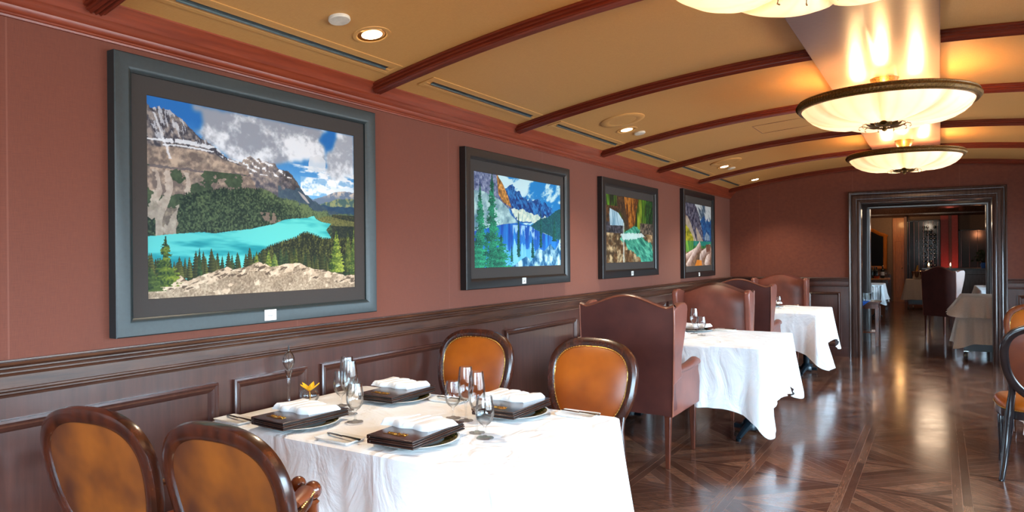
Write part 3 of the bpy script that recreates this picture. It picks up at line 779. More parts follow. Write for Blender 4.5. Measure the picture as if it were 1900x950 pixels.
# ------------------------------------------------------------------ printed landscapes (painted as colour attributes)
def fbm(U, V, sx, sy, seed=0, octv=5, gain=.55):
    out = np.zeros_like(U); amp = 1.0; tot = 0
    for o in range(octv):
        rs = np.random.RandomState(seed * 31 + o); G = rs.rand(257, 257)
        x = (U * sx * 2 ** o) % 256; y = (V * sy * 2 ** o) % 256
        xi = x.astype(int); yi = y.astype(int); fx = x - xi; fy = y - yi; fx = fx * fx * (3 - 2 * fx); fy = fy * fy * (3 - 2 * fy)
        a = G[yi, xi]; b = G[yi, xi + 1]; c = G[yi + 1, xi]; d = G[yi + 1, xi + 1]
        out += amp * (a + (b - a) * fx + (c - a) * fy + (a - b - c + d) * fx * fy); tot += amp; amp *= gain
    return out / tot
def poly_mask(U, V, pts):
    ins = np.zeros(U.shape, bool); n = len(pts)
    for i in range(n):
        x1, y1 = pts[i]; x2, y2 = pts[(i + 1) % n]
        if y1 == y2: continue
        c = ((y1 > V) != (y2 > V)) & (U < (x2 - x1) * (V - y1) / (y2 - y1) + x1); ins ^= c
    return ins
def prof(U, pts):
    xs, ys = zip(*pts); return np.interp(U, xs, ys)
def lay(img, mask, col, alpha=1.0):
    m = np.clip(mask.astype(float) * alpha, 0, 1)[..., None]; img[:] = img * (1 - m) + np.asarray(col, float) * m
def c3(a, b, t): t = np.clip(t, 0, 1)[..., None]; return np.asarray(a, float) * (1 - t) + np.asarray(b, float) * t
def ss(x, a, b): t = np.clip((x - a) / (b - a), 0, 1); return t * t * (3 - 2 * t)

def spruce(img, U, V, x, top, bot, w, dark, light, seed=0, ragged=.35):
    f = (top - V) / max(1e-6, top - bot)
    n = fbm(U, V, 60, 130, seed, 3); n2 = fbm(U, V, 160, 160, seed + 3, 2)
    tier = .75 + .35 * np.abs(np.sin(f * 34 + seed))
    hw = w * np.clip(f, 0, 1) ** .8 * tier * (1 - ragged + 2 * ragged * n)
    m = (f > 0) & (f < 1) & (np.abs(U - x) < hw)
    if w > .05: m &= (fbm(U, V, 34, 44, seed + 9, 3) > .40) | (np.abs(U - x) < hw * .45)
    t = n2 * 1.1 + (U - x) / (w * 2.4) * .9 - .1 + .15 * np.sin(f * 34 + seed)
    lay(img, m, c3(dark, light, t))
    lay(img, (f > 0) & (f < .2) & (np.abs(U - x) < w * .05), dark)
def spires(img, U, V, base, hts, seed, dark, light, dens=90, vmin=None):
    """row of thin conifers: base(u) line, varied heights"""
    rs = np.random.RandomState(seed)
    for _ in range(dens):
        x = rs.rand(); b = np.interp(x, *zip(*base)); h = hts[0] + (hts[1] - hts[0]) * rs.rand() ** 1.6; w = h * (.12 + .07 * rs.rand())
        sel = np.abs(U[0] - x) < w * 1.2
        if not sel.any(): continue
        i0, i1 = np.where(sel)[0][[0, -1]]; sub = img[:, i0:i1 + 1]; u = U[:, i0:i1 + 1]; v = V[:, i0:i1 + 1]
        f = (b + h - v) / h; hw = w * np.clip(f, 0, 1.2) ** .8 * (.6 + .5 * np.abs(np.sin(f * 22 + x * 90)))
        m = (f > 0) & (f < 1.4) & (np.abs(u - x) < hw); t = .5 + (u - x) / w * .5 + .2 * np.sin(f * 40)
        lay(sub, m, c3(dark, light, t * rs.uniform(.5, 1.2)))

BAND = [(0, .787), (.056, .789), (.117, .795), (.181, .795), (.271, .786), (.30, .765), (.52, .70)]
def paint_lake(nu, nv):
    U, V = np.meshgrid(np.linspace(0, 1, nu), np.linspace(0, 1, nv)); img = np.zeros((nv, nu, 3))
    A = 1.4
    n1 = fbm(U * A, V, 5, 5, 1, 6); n2 = fbm(U * A, V, 14, 14, 2, 5); n3 = fbm(U * A, V, 45, 45, 3, 4); nf = fbm(U * A, V, 120, 120, 4, 3)
    img[:] = c3((30, 104, 178), (128, 186, 226), (1 - V) * 2.0 - .15 + .25 * (n2 - .5))
    # soft streaky clouds over the horizon
    lowc = ss(fbm(U * A, V, 7, 22, 6, 5) - .1 * np.abs(V - .66) * 10, .42, .55) * ss(V, .56, .62) * ss(U, .5, .75) * (V < .76)
    lay(img, lowc > 0, (226, 230, 236), lowc)
    d = fbm(U, V, 6, 6, 9, 4) - .5
    c1 = [(-.0 + .156, 1.01), (.165, .975), (.204, .971), (.203, .915), (.208, .873), (.186, .86), (.225, .815), (.271, .79), (.305, .765), (.329, .735), (.377, .725), (.44, .735), (.546, .735), (.64, .775), (.70, .795), (.78, .78), (.835, .80), (.84, .86), (.80, .90), (.77, .915), (.811, 1.01)]
    c2 = [(.888, 1.01), (.868, .90), (.84, .84), (.821, .736), (.845, .703), (1.02, .72), (1.02, 1.01)]
    for cc in (c1, c2):
        mk = poly_mask(U + d * .07 + (n2 - .5) * .05, V + (n1 - .5) * .06 + (n3 - .5) * .03, cc)
        k = np.ones(9) / 9; f = mk.astype(float)
        for _ in range(2):
            f = np.apply_along_axis(lambda r: np.convolve(r, k, 'same'), 1, f); f = np.apply_along_axis(lambda r: np.convolve(r, k, 'same'), 0, f)
        sh = ss(fbm(U * A, V, 5, 7, 12, 5) + (n3 - .5) * .25 + (V - .86) * .35, .36, .62)
        lay(img, f > 0, c3((226, 228, 234), (146, 150, 162), sh if cc is c1 else sh * .8), f)
    lay(img, poly_mask(U + d * .05, V + (n2 - .5) * .05, [(.72, .73), (.74, .81), (.80, .84), (.835, .80), (.82, .75), (.78, .725)]), (214, 216, 222), .85)
    lay(img, (V < .69) & (V > .58) & (U > .68), c3((120, 168, 210), (236, 238, 242), ss(fbm(U * A, V, 16, 24, 33, 5), .38, .56)), .85)
    # far ranges
    fr = prof(U, [(.68, .55), (.76, .56), (.838, .592), (.88, .615), (.937, .625), (1.01, .622)]) + (n3 - .5) * .012
    lay(img, (V < fr) & (U > .66), c3((96, 112, 136), (196, 180, 168), ss(n3 + n2 - .5, .4, .62) * ss(V, .56, .61)))
    lay(img, (V < fr - .045 + (n2 - .5) * .02) & (U > .66), c3((66, 92, 92), (132, 138, 100), ss(n3, .42, .62)))
    lay(img, (V < .52 + (n2 - .5) * .03) & (U > .7), c3((28, 52, 84), (46, 76, 96), n3))
    # second mountain
    m2 = [(.30, .70), (.334, .733), (.343, .735), (.385, .731), (.401, .753), (.429, .772), (.441, .76), (.453, .752), (.467, .768), (.48, .752), (.498, .75), (.52, .745), (.548, .746), (.57, .708), (.59, .714), (.607, .716), (.625, .70), (.644, .677), (.673, .632), (.711, .577), (.762, .541), (.844, .497), (.94, .478)]
    lim = prof(U, m2) + (n3 - .5) * .018 + (nf - .5) * .008
    mk = (V < lim) & (U > .30) & (U < .94)
    strata = np.sin((V * 1.0 + U * .55 + (n2 - .5) * .06) * 150); rock = c3((74, 72, 84), (176, 158, 144), .42 + .28 * strata * .5 + (n3 - .5) * 1.5 + (V - .66) * 3.2 - (U - .5) * 1.1)
    rock = rock * (1 - .35 * ss(U * 1.0 + V * .7 + (n2 - .5) * .25, 1.02, 1.10))[..., None]
    lay(img, mk, rock)
    snow = mk & (strata + (n3 - .5) * 5 > .9) & (V > .67) ; lay(img, snow, (236, 238, 244), .85)
    lay(img, mk & (V < .60 + (n2 - .5) * .1) & (U > .56), c3((34, 58, 84), (66, 88, 100), n3), .8)
    lay(img, poly_mask(U, V, [(.665, .60), (.70, .575), (.73, .53), (.72, .53), (.69, .56)]), (176, 166, 164), .8)
    # first mountain
    m1 = [(-.006, .966), (.0, .962), (.010, .952), (.017, .944), (.033, .948), (.06, .945), (.088, .946), (.101, .932), (.132, .905), (.158, .882), (.19, .847), (.222, .823), (.25, .803), (.275, .787), (.298, .762), (.334, .736), (.36, .728), (.385, .712), (.417, .679), (.442, .617), (.463, .592), (.518, .53)]
    lim = prof(U, m1) + (n3 - .5) * .02 + (nf - .5) * .01
    mk = (V < lim) & (U < .52)
    band = np.sin((V + (n2 - .5) * .03 - U * .05) * 120)
    bandv = prof(U, BAND); upper = ss(V - bandv + (n2 - .5) * .02, -.040, -.026)      # the dark cap over the paler wall
    rk = c3((108, 94, 88), (186, 162, 142), .5 + band * .16 + (n3 - .5) * 1.9 - .25 * ss(V, .70, .60) + (n2 - .5) * 1.2)
    cap = c3((62, 60, 70), (150, 138, 132), .40 + (n3 - .5) * 2.4 + (fbm(U * A + V * .5, V, 60, 12, 18, 3) - .5) * 1.4)
    lay(img, mk, rk * (1 - upper)[..., None] + cap * upper[..., None])
    # snow: dusting, ledges, gully
    lay(img, mk & (fbm(U * A + V * .35, V * .6, 60, 24, 21, 4) > .60) & (V > bandv), (214, 216, 224), .7)
    led = np.abs(V - bandv + (n3 - .5) * .012) < .005 + .005 * (U > .06)
    led |= (np.abs(V - bandv + .022 + (n3 - .5) * .014) < .004) & (U > .06)
    lay(img, mk & led & (n3 > .38), (228, 230, 236), .85)
    g = np.abs(U - (.020 + (.945 - V) * .30 - .09 * (.945 - V) ** 2 + (n3 - .5) * .01)) < .0045
    lay(img, mk & g & (V > .70) & (V < .92), (226, 226, 232), .75)
    # lower dark bands and brush patches
    lay(img, mk & (np.abs(V - .655 + (n2 - .5) * .03) < .006) & (n3 > .4), (92, 84, 88), .8)
    lay(img, mk & (V < .66) & (V > .44) & (ss(fbm(U * A, V, 12, 18, 26, 4) - (V - .5) * .5, .50, .56) > .5), c3((30, 48, 34), (70, 88, 60), n3), .9)
    # scree fans
    for a, b, w0, w1 in ((.075, .035, .012, .05), (.03, .01, .01, .035), (.15, .105, .01, .025)):
        f = np.clip((.64 - V) / .30, 0, 1); c = a + (b - a) * f + .02 * np.sin(f * 5); w = w0 + (w1 - w0) * f * f
        lay(img, mk & (V < .64) & (V > .30) & (np.abs(U - c + (n3 - .5) * .02) < w * (.6 + .5 * n3)), c3((150, 132, 120), (206, 190, 176), n3), .9)
    # forested slopes down to the shore
    ft = prof(U, [(-.01, .46), (.035, .485), (.075, .435), (.135, .522), (.193, .536), (.27, .567), (.374, .579), (.47, .587), (.586, .546), (.711, .502), (.741, .486), (.793, .472), (.846, .465), (1.01, .462)])
    tre = np.abs(np.sin(U * 330 + n3 * 6)) * .012
    mk = V < ft + (n2 - .5) * .05 + tre
    frst = c3((18, 34, 28), (88, 104, 70), (nf - .5) * 1.9 + .34 + (n2 - .5) * .9 + .55 * ss(U, .36, .62) * ss(V - ft, -.08, .0))
    lay(img, mk, frst, 1 - .85 * ((U < .12) & (fbm(U * A, V, 12, 6, 41, 3) > .55)))
    lay(img, mk & (np.abs(U - .5 - (V - .46) * -.8) < .03 + (n3 - .5) * .05) & (V < .46) & (V > .40) & (n3 > .42), (140, 112, 104), .7)
    lay(img, (U > .86) & (V < .47), c3((22, 32, 30), (74, 72, 44), (nf - .5) * 1.6 + .3 + (V - .40) * 3))
    lay(img, poly_mask(U, V, [(.77, .44), (.83, .46), (.93, .44), (1.01, .43), (1.01, .40), (.87, .40), (.80, .42)]), c3((58, 62, 36), (132, 128, 72), nf), .9)
    # lake
    lk = [(-.008, .308), (.047, .315), (.125, .327), (.201, .336), (.269, .333), (.347, .349), (.424, .361), (.483, .379), (.539, .395), (.592, .423), (.64, .432), (.715, .44), (.74, .452), (.753, .455), (.765, .436), (.793, .421), (.853, .411), (.824, .372), (.856, .319), (.799, .314), (.765, .33), (.714, .346), (.689, .344), (.651, .313), (.58, .288), (.512, .26), (.467, .221), (.413, .177), (.413, .08), (-.009, .08)]
    mk = poly_mask(U, V + (n3 - .5) * .004, lk)
    glow = fbm(U * A + V, V, 3, 16, 51, 4)
    lay(img, mk, c3((12, 126, 138), (86, 186, 184), ss(glow + (V - .2) * .6 - (U - .45) ** 2 * .3, .34, .62)))
    # ridge of dark trees to the right of the lake foreground
    rg = prof(U, [(.38, .10), (.42, .17), (.467, .221), (.512, .26), (.58, .288), (.651, .313), (.689, .344), (.714, .348), (.765, .33), (.80, .313), (.856, .312), (1.01, .32)]) + tre * 1.2
    mk = (V < rg) & (U > .40); lay(img, mk, c3((20, 26, 16), (92, 92, 44), (nf - .5) * 2.2 + .26 + (fbm(U * A, V, 90, 22, 61, 2) - .5) * 1.2))
    base = [(-.01, .10), (.1, .10), (.25, .14), (.42, .165), (.6, .16), (1.01, .1)]
    spires(img, U, V, [(0, .10), (.2, .10), (.45, .15), (1, .1)], (.05, .12), 5, (16, 30, 20), (66, 84, 44), 95)
    spires(img, U, V, [(0, .12), (.45, .15), (.55, .15), (1, .12)], (.05, .12), 15, (24, 30, 16), (96, 96, 44), 70)
    spruce(img, U, V, .20, .255, .10, .012, (14, 34, 22), (60, 84, 40), 5); spruce(img, U, V, .651, .274, .161, .012, (30, 40, 16), (112, 116, 48), 6)
    spruce(img, U, V, .51, .247, .150, .018, (44, 66, 22), (150, 156, 62), 7); spruce(img, U, V, .54, .229, .146, .020, (40, 66, 30), (140, 150, 66), 8); spruce(img, U, V, .451, .232, .156, .016, (40, 60, 20), (128, 136, 50), 9)
    # sand and rocks
    nr = prof(U, [(-.01, .051), (.033, .054), (.067, .084), (.089, .094), (.124, .113), (.15, .086), (.2, .107), (.273, .135), (.317, .153), (.346, .134), (.423, .16), (.461, .177), (.522, .149), (.61, .164), (.67, .168), (.739, .13), (.83, .115), (.935, .082), (1.014, .083)])
    mk = V < nr + (n3 - .5) * .012
    lay(img, mk, c3((112, 92, 74), (196, 174, 148), .52 + (nf - .5) * 1.1 + (n2 - .5) * .8))
    rr = ss(nr - V, .075, .02); rkm = mk & (fbm(U * A + V * .6, V - U * .4, 18, 40, 71, 4) * .8 + rr * .2 > .58)
    lay(img, rkm, c3((168, 138, 112), (232, 210, 184), n3 + .1), .9)
    lay(img, mk & (fbm(U * A + V * .6, V - U * .4, 20, 60, 73, 3) < .36) & (rr > .25), (70, 54, 42), .75)
    spruce(img, U, V, .068, .313, .06, .052, (18, 42, 20), (128, 140, 44), 11, .5); spruce(img, U, V, .01, .16, .04, .05, (20, 40, 22), (84, 100, 40), 12, .5)
    spruce(img, U, V, .885, .371, .104, .046, (36, 58, 20), (166, 176, 66), 13, .45); spruce(img, U, V, .958, .37, .12, .026, (40, 54, 22), (120, 126, 54), 14, .45); spruce(img, U, V, 1.0, .41, .09, .036, (40, 60, 26), (140, 150, 64), 16, .45)
    return img / 255

def paint_blue(nu, nv):
    U, V = np.meshgrid(np.linspace(0, 1, nu), np.linspace(0, 1, nv)); img = np.zeros((nv, nu, 3)); A = 1.8
    n2 = fbm(U * A, V, 12, 12, 2, 5); n3 = fbm(U * A, V, 36, 36, 3, 4); nf = fbm(U * A, V, 80, 80, 4, 3)
    cl = ss(fbm(U * A - V, V + U * .3, 5, 7, 7, 5) + .12 * ss(U, .8, .4), .44, .60)
    img[:] = c3((20, 116, 200), (196, 236, 246), cl)
    pk = [(.282, .858), (.331, .865), (.36, .90), (.4, .925), (.42, .89), (.445, .843), (.47, .86), (.484, .861), (.50, .82), (.524, .776), (.55, .802), (.577, .756), (.602, .795), (.632, .762), (.68, .79), (.717, .805), (.746, .735), (.787, .773), (.834, .717), (.87, .715), (.902, .654), (.834, .593), (.717, .557), (.6, .5), (.38, .5), (.36, .7)]
    mk = poly_mask(U + (n3 - .5) * .02, V + (n3 - .5) * .02, pk); lay(img, mk, c3((6, 32, 96), (40, 120, 200), (n3 - .5) * 2 + .42 + (fbm(U * A + V, V, 26, 9, 8, 3) - .5) * 1.6))
    sn = poly_mask(U + (n3 - .5) * .05, V + (n2 - .5) * .08, [(.387, .65), (.44, .655), (.55, .635), (.632, .63), (.746, .59), (.864, .60), (.7, .54), (.471, .505), (.406, .585)])
    lay(img, sn, c3((120, 170, 170), (236, 240, 214), n3 * 1.3)); 
    lay(img, poly_mask(U, V, [(-.01, 1.01), (.234, 1.01), (.294, .884), (.35, .78), (.387, .659), (.3, .62), (-.01, .60)]), c3((30, 40, 84), (150, 160, 190), n3 * 1.6 - .3))
    lay(img, poly_mask(U, V, [(.228, 1.01), (.294, .909), (.35, .78), (.387, .659), (.294, .711), (.246, .791)]), c3((90, 58, 30), (232, 150, 62), .5 + (n3 - .5) * 2.4))
    lay(img, poly_mask(U + (n3 - .5) * .02, V, [(-.01, .80), (.1, .80), (.246, .742), (.34, .657), (.39, .57), (.46, .499), (.294, .46), (-.01, .376)]), c3((70, 110, 130), (176, 214, 214), .6 + (n2 - .5) * 2.4))
    # lake with mirrored peaks
    lk = [(-.014, .375), (.294, .47), (.458, .499), (.605, .47), (.689, .421), (.864, .361), (1.01, .30), (1.01, -.01), (-.014, -.01)]
    mk = poly_mask(U, V, lk); stre = fbm(U * A, V, 20, 3, 19, 4)
    lay(img, mk, c3((8, 50, 150), (30, 130, 220), stre * 1.5 - .25 - (V - .3)))
    lay(img, mk & (V < .47) & (V > .33 + (stre - .5) * .5) & (stre > .50 + (n2 - .5) * .3) & (U > .40) & (U < .68), (170, 220, 244), .8); lay(img, mk & (V < .22 + (stre - .5) * .3) & (U > .3) & (U < .72), c3((40, 150, 224), (150, 226, 244), stre * 1.4 - .2), .85)
    lay(img, poly_mask(U, V + (nf - .5) * .02, [(1.01, .713), (.926, .67), (.834, .593), (.717, .557), (.605, .47), (.689, .421), (.834, .374), (1.01, .30)]), c3((6, 40, 58), (24, 96, 96), nf * 1.4 - .2))
    rk = poly_mask(U + (n2 - .5) * .06, V + (n2 - .5) * .06, [(.36, -.01), (.48, .07), (.54, .11), (.62, .07), (.70, .22), (.78, .18), (.86, .27), (.93, .20), (.99, .33), (1.01, -.01)])
    lay(img, rk, c3((12, 70, 120), (190, 236, 246), .5 + (fbm(U * A, V, 16, 12, 27, 4) - .5) * 3))
    for x, tp, bt, w, s in ((.464, .66, .11, .02, 1), (.735, .69, .22, .018, 2), (.915, .585, .30, .032, 3), (.63, .353, .10, .022, 4), (.386, .255, .06, .016, 5), (.062, .87, 0, .075, 6), (.181, 1.0, 0, .10, 7), (.27, .35, -.02, .13, 8), (.02, .3, -.02, .12, 9)):
        spruce(img, U, V, x, tp, bt, w, (4, 44, 40), (40, 168, 110) if w > .05 else (20, 90, 80), s, .6)
    return (np.clip(img, 0, 255) / 255) ** .82

def paint_fall(nu, nv):
    U, V = np.meshgrid(np.linspace(0, 1, nu), np.linspace(0, 1, nv)); img = np.zeros((nv, nu, 3)); A = 1.6
    n2 = fbm(U * A, V, 10, 10, 2, 5); n3 = fbm(U * A, V, 30, 30, 3, 4); vs = fbm(U * A, V, 30, 6, 5, 4)
    img[:] = c3((20, 24, 10), (96, 150, 30), vs * 1.8 - .45)
    lay(img, (U > .64) & (U < .74), c3((50, 66, 10), (170, 190, 50), vs * 1.7 - .3)); lay(img, (U > .84) & (V > .58), c3((10, 24, 12), (60, 120, 40), n3 * 1.6 - .4))
    lay(img, poly_mask(U + (n2 - .5) * .04, V, [(.2, 1.01), (.668, 1.01), (.63, .827), (.563, .476), (.463, .484), (.358, .698), (.24, .814)]), c3((70, 34, 10), (206, 128, 44), .5 + (vs - .5) * 2.6 + (n3 - .5)))
    lay(img, poly_mask(U, V, [(.2, 1.01), (.36, 1.01), (.40, .75), (.48, .5), (.34, .5), (.3, .7), (.22, .85)]), c3((26, 18, 14), (90, 62, 40), n3 * 1.4 - .1), .85)
    lay(img, (U < .25) & (V < .84) & (V > .54), c3((34, 20, 14), (120, 70, 40), n3 * 1.6 - .3), .9)
    lay(img, (U < .35) & (V < .60) & (V > .40), c3((22, 20, 26), (110, 104, 112), n3 * 1.8 - .5)); lay(img, (U > .7) & (V < .62) & (V > .36), c3((34, 28, 24), (150, 128, 106), n3 * 1.8 - .4))
    lay(img, poly_mask(U, V, [(.076, .80), (.239, .745), (.341, .632), (.358, .56), (.08, .55), (.067, .711)]), c3((70, 120, 150), (216, 238, 246), fbm(U * A + V * .15, V, 50, 4, 9, 3) * 1.9 - .35))
    lay(img, (V < .44) , c3((70, 50, 28), (206, 176, 132), .5 + (fbm(U * A, V, 14, 14, 13, 3) - .5) * 3.2))
    lay(img, (V < .44) & (n2 < .45), (110, 66, 30), .5)
    pl = poly_mask(U + (n2 - .5) * .12, V + (n2 - .5) * .08, [(.573, .57), (.70, .50), (.66, .42), (.983, .314), (1.02, .002), (.781, -.01), (.59, .116), (.40, .26), (.27, .36), (.322, .44)])
    lay(img, pl, c3((8, 96, 84), (110, 214, 176), fbm(U * A - V, V + U, 7, 26, 15, 4) * 2 - .5), .92)
    wh = poly_mask(U + (n2 - .5) * .1, V + (n3 - .5) * .05, [(.271, .42), (.41, .455), (.743, .45), (.821, .413), (.591, .357), (.339, .345)]); lay(img, wh, (222, 240, 238), .85)
    lay(img, (np.abs(U - .345) < .013) & (V < .60) , (220, 228, 220), .6)
    return img / 255

def paint_logs(nu, nv):
    U, V = np.meshgrid(np.linspace(0, 1, nu), np.linspace(0, 1, nv)); img = np.zeros((nv, nu, 3)); A = 1.5
    n2 = fbm(U * A, V, 8, 8, 2, 5); n3 = fbm(U * A, V, 26, 26, 3, 4)
    img[:] = c3((70, 92, 112), (206, 214, 216), ss(fbm(U * A + V, V, 5, 6, 4, 5), .38, .62))
    lay(img, poly_mask(U + (n3 - .5) * .04, V + (n3 - .5) * .04, [(.5, .72), (.60, .76), (.703, .832), (.75, .78), (.79, .729), (.843, .79), (.88, .75), (.914, .736), (1.01, .783), (1.01, .40), (.66, .40)]), c3((10, 40, 96), (60, 122, 176), n3 * 1.7 - .3))
    lay(img, poly_mask(U, V, [(.72, .46), (.8, .56), (.92, .50), (.95, .42), (.75, .42)]), c3((90, 120, 150), (200, 206, 206), n3 * 1.4 - .1), .9)
    lay(img, poly_mask(U + (n3 - .5) * .05, V, [(-.01, 1.01), (.339, 1.01), (.42, .93), (.501, .854), (.58, .70), (.635, .581), (.70, .40), (-.01, .40)]), c3((28, 28, 50), (140, 136, 150), n3 * 1.8 - .4))
    for p in ([(-.01, .80), (.08, .79), (.182, .70), (.41, .40), (-.01, .40)], [(.38, .64), (.44, .60), (.67, .40), (.44, .40)]): lay(img, poly_mask(U, V, p), c3((140, 122, 110), (206, 190, 170), n3))
    lay(img, poly_mask(U + (n2 - .5) * .1, V, [(-.01, .66), (.12, .60), (.3, .46), (.32, .40), (-.01, .40)]), c3((60, 70, 14), (206, 190, 54), n3 * 1.6 - .2))
    lay(img, V < .405, c3((20, 90, 60), (150, 190, 60), fbm(U * A, V, 14, 4, 9, 3) * 1.6 - .2 - U * .4)); lay(img, (V < .405) & (V > .33) & (U > .3), (24, 140, 150), .6)
    lay(img, V < .22 + .1 * U + (n2 - .5) * .06, c3((60, 40, 30), (170, 130, 100), n3 * 1.6 - .2))
    for (x0, y0, x1, y1, w) in ((-.02, .13, .56, .30, .05), (.05, .0, .56, .36, .055), (.58, .0, .60, .20, .07), (.8, -.02, .98, .28, .1), (.6, .16, .98, .30, .07)):
        dx, dy = x1 - x0, y1 - y0; L = math.hypot(dx, dy); s = ((U - x0) * dx + (V - y0) * dy) / L; d = ((U - x0) * -dy + (V - y0) * dx) / L
        lay(img, (s > 0) & (s < L) & (np.abs(d) < w * (.8 + .4 * n2)), c3((120, 84, 70), (236, 212, 200), .55 + d / w * .5 + (n3 - .5) * .8))
    lay(img, poly_mask(U, V, [(.33, .0), (.42, .10), (.60, .09), (.62, .0)]), (222, 128, 40), .9)
    lay(img, poly_mask(U, V, [(.76, .35), (.98, .36), (.95, .24), (.80, .22)]), c3((70, 36, 26), (150, 96, 74), n3), .9)
    return img / 255

def picture(label, y0, y1, z0, z1, pw, mat_y, mat_z, painter, nu, nv, frame='frame_dark', plab=None, fw=.085, wmat=.07):
    """framed print: outer frame, mat, printed sheet; on the left wall, y0..y1 x z0..z1"""
    t = thing('framed_landscape', label, 'picture', (XL, (y0 + y1) / 2, (z0 + z1) / 2))
    cy, cz = (y0 + y1) / 2, (z0 + z1) / 2; hy, hz = (y1 - y0) / 2, (z1 - z0) / 2
    m = MB(); d = .052
    pr = [(0, 0), (0, d - .004), (.004, d), (fw - .02, d), (fw - .003, d - .012), (fw, d - .014), (fw, .02)]
    m.mirrored_path(pr, [(-hy, -hz), (hy, -hz), (hy, hz), (-hy, hz)], lambda u, v, h: (h, u, v), closed=True)
    m.build('frame', frame, t)
    m = MB(); a, b = mat_y[0] - cy, mat_y[1] - cy; c, e = mat_z[0] - cz, mat_z[1] - cz
    pr = [(-.2, .028), (-.001, .028), (0, .022)]
    iy, iz = hy - fw + .002, hz - fw + .002
    # mat board with a bevelled opening
    rows = [[(.028, -iy, -iz), (.028, iy, -iz), (.028, iy, iz), (.028, -iy, iz)], [(.028, a, c), (.028, b, c), (.028, b, e), (.028, a, e)], [(.024, a + .003, c + .003), (.024, b - .003, c + .003), (.024, b - .003, e - .003), (.024, a + .003, e - .003)]]
    m.grid(rows, closed_u=True, smooth=False); m.build('mat_board', 'mat', t)
    img = painter(nu, nv) * .93
    me = bpy.data.meshes.new('print'); yy = np.linspace(a, b, nu); zz = np.linspace(c, e, nv)
    co = np.zeros((nv, nu, 3)); co[..., 0] = .023; co[..., 1] = yy[None]; co[..., 2] = zz[:, None]
    idx = np.arange(nu * nv).reshape(nv, nu); q = np.stack([idx[:-1, :-1], idx[:-1, 1:], idx[1:, 1:], idx[1:, :-1]], -1).reshape(-1, 4)
    me.vertices.add(nu * nv); me.vertices.foreach_set('co', co.ravel()); me.loops.add(q.size); me.loops.foreach_set('vertex_index', q.ravel().astype(np.int32))
    me.polygons.add(len(q)); me.polygons.foreach_set('loop_start', np.arange(0, q.size, 4, dtype=np.int32)); me.polygons.foreach_set('loop_total', np.full(len(q), 4, np.int32)); me.update(calc_edges=True)
    l = np.where(img <= .04045, img / 12.92, ((np.clip(img, 0, 1) + .055) / 1.055) ** 2.4); ca = me.color_attributes.new('Col', 'FLOAT_COLOR', 'POINT')
    ca.data.foreach_set('color', np.concatenate([l, np.ones((nv, nu, 1))], -1).ravel().astype(np.float32))
    me.materials.append(M['print']); o = bpy.data.objects.new('landscape_print', me); COL.objects.link(o); o.parent = t
    if plab:
        py, pz, w, h = plab; m = MB(); m.bb(d, d + .0015, py - cy - w / 2, py - cy + w / 2, pz - cz - h / 2, pz - cz + h / 2); lb = m.build('caption_card', 'white', t)
        # tiny lines of print and a scrawled mark on the card
        m = MB(); rnd = random.Random(int(y0 * 10))
        for r, (zz_, ww, th) in enumerate(((.34, .62, .0011), (.17, .5, .0009), (-.32, .3, .0007))):
            u = -ww * w / 2
            while u < ww * w / 2:
                s = rnd.uniform(.0012, .0034); m.bb(d + .0015, d + .0019, py - cy + u, py - cy + u + s, pz - cz + zz_ * h - th, pz - cz + zz_ * h + th); u += s + .0011
        m.tube([(d + .0018, py - cy - .2 * w + .4 * w * k / 30, pz - cz - .06 * h + .11 * h * math.sin(k * 1.2) * math.cos(k * .33)) for k in range(31)], .0007, 4)
        m.build('caption_print', 'black', lb)
    return t

picture('largest framed print, turquoise mountain lake below a grey cliff, dark green-grey frame', 1.43, 2.860, 1.146, 2.252, 0, (1.568, 2.718), (1.286, 2.109), paint_lake, 560, 400, 'bluish_frame', (2.139, 1.183, .066, .050), fw=.072)
picture('framed print of a blue mirror lake with a tall green spruce at left', 3.715, 5.225, 1.224, 2.181, 0, (3.843, 5.104), (1.366, 2.034), paint_blue, 480, 330, 'frame_dark', (4.456, 1.262, .055, .045), fw=.072)
picture('framed print of a small waterfall running into a green pool', 5.888, 7.385, 1.226, 2.185, 0, (6.022, 7.276), (1.372, 2.036), paint_fall, 320, 240, 'frame_dark', (6.606, 1.262, .055, .045), fw=.078)
picture('framed print of pale driftwood logs on a lake, nearest the far corner', 8.29, 9.658, 1.154, 2.262, 0, (8.42, 9.56), (1.297, 2.103), paint_logs, 260, 240, 'frame_dark', (8.90, 1.19, .055, .045), fw=.072)

# ------------------------------------------------------------------ ceiling fittings
def zfit(x, y): return zv(x)
def rot_to_vault(o, x): o.rotation_euler = (0, math.atan((x - CX) / 10.0) , 0)
def vent(y0, y1, label):
    x = -2.44; z = zv(x) - .001
    t = thing('ceiling_vent', label, 'air vent', (x, (y0 + y1) / 2, z), group='slot vents along the left side of the ceiling'); t.rotation_euler = (0, math.atan((x - CX) / 10.0), 0)
    L = (y1 - y0) / 2
    m = MB(); pr = [(0, 0), (.0, .004), (.022, .004), (.024, .0)]
    m.mirrored_path(pr, [(-.058, -L - .06), (.058, -L - .06), (.058, L + .06), (-.058, L + .06)], lambda u, v, h: (u, v, -h), closed=True)
    m.bb(-.04, -.013, -L - .04, L + .04, -.003, .001); m.bb(.013, .04, -L - .04, L + .04, -.003, .001); m.build('vent_frame', 'ceil', t)
    m = MB(); m.bb(-.013, .013, -L, L, -.0022, .0); m.build('slot', 'black', t)
    m = MB(); m.bb(-.0145, -.009, -L, L, -.009, -.001); m.build('edge_strip', 'alu', t)
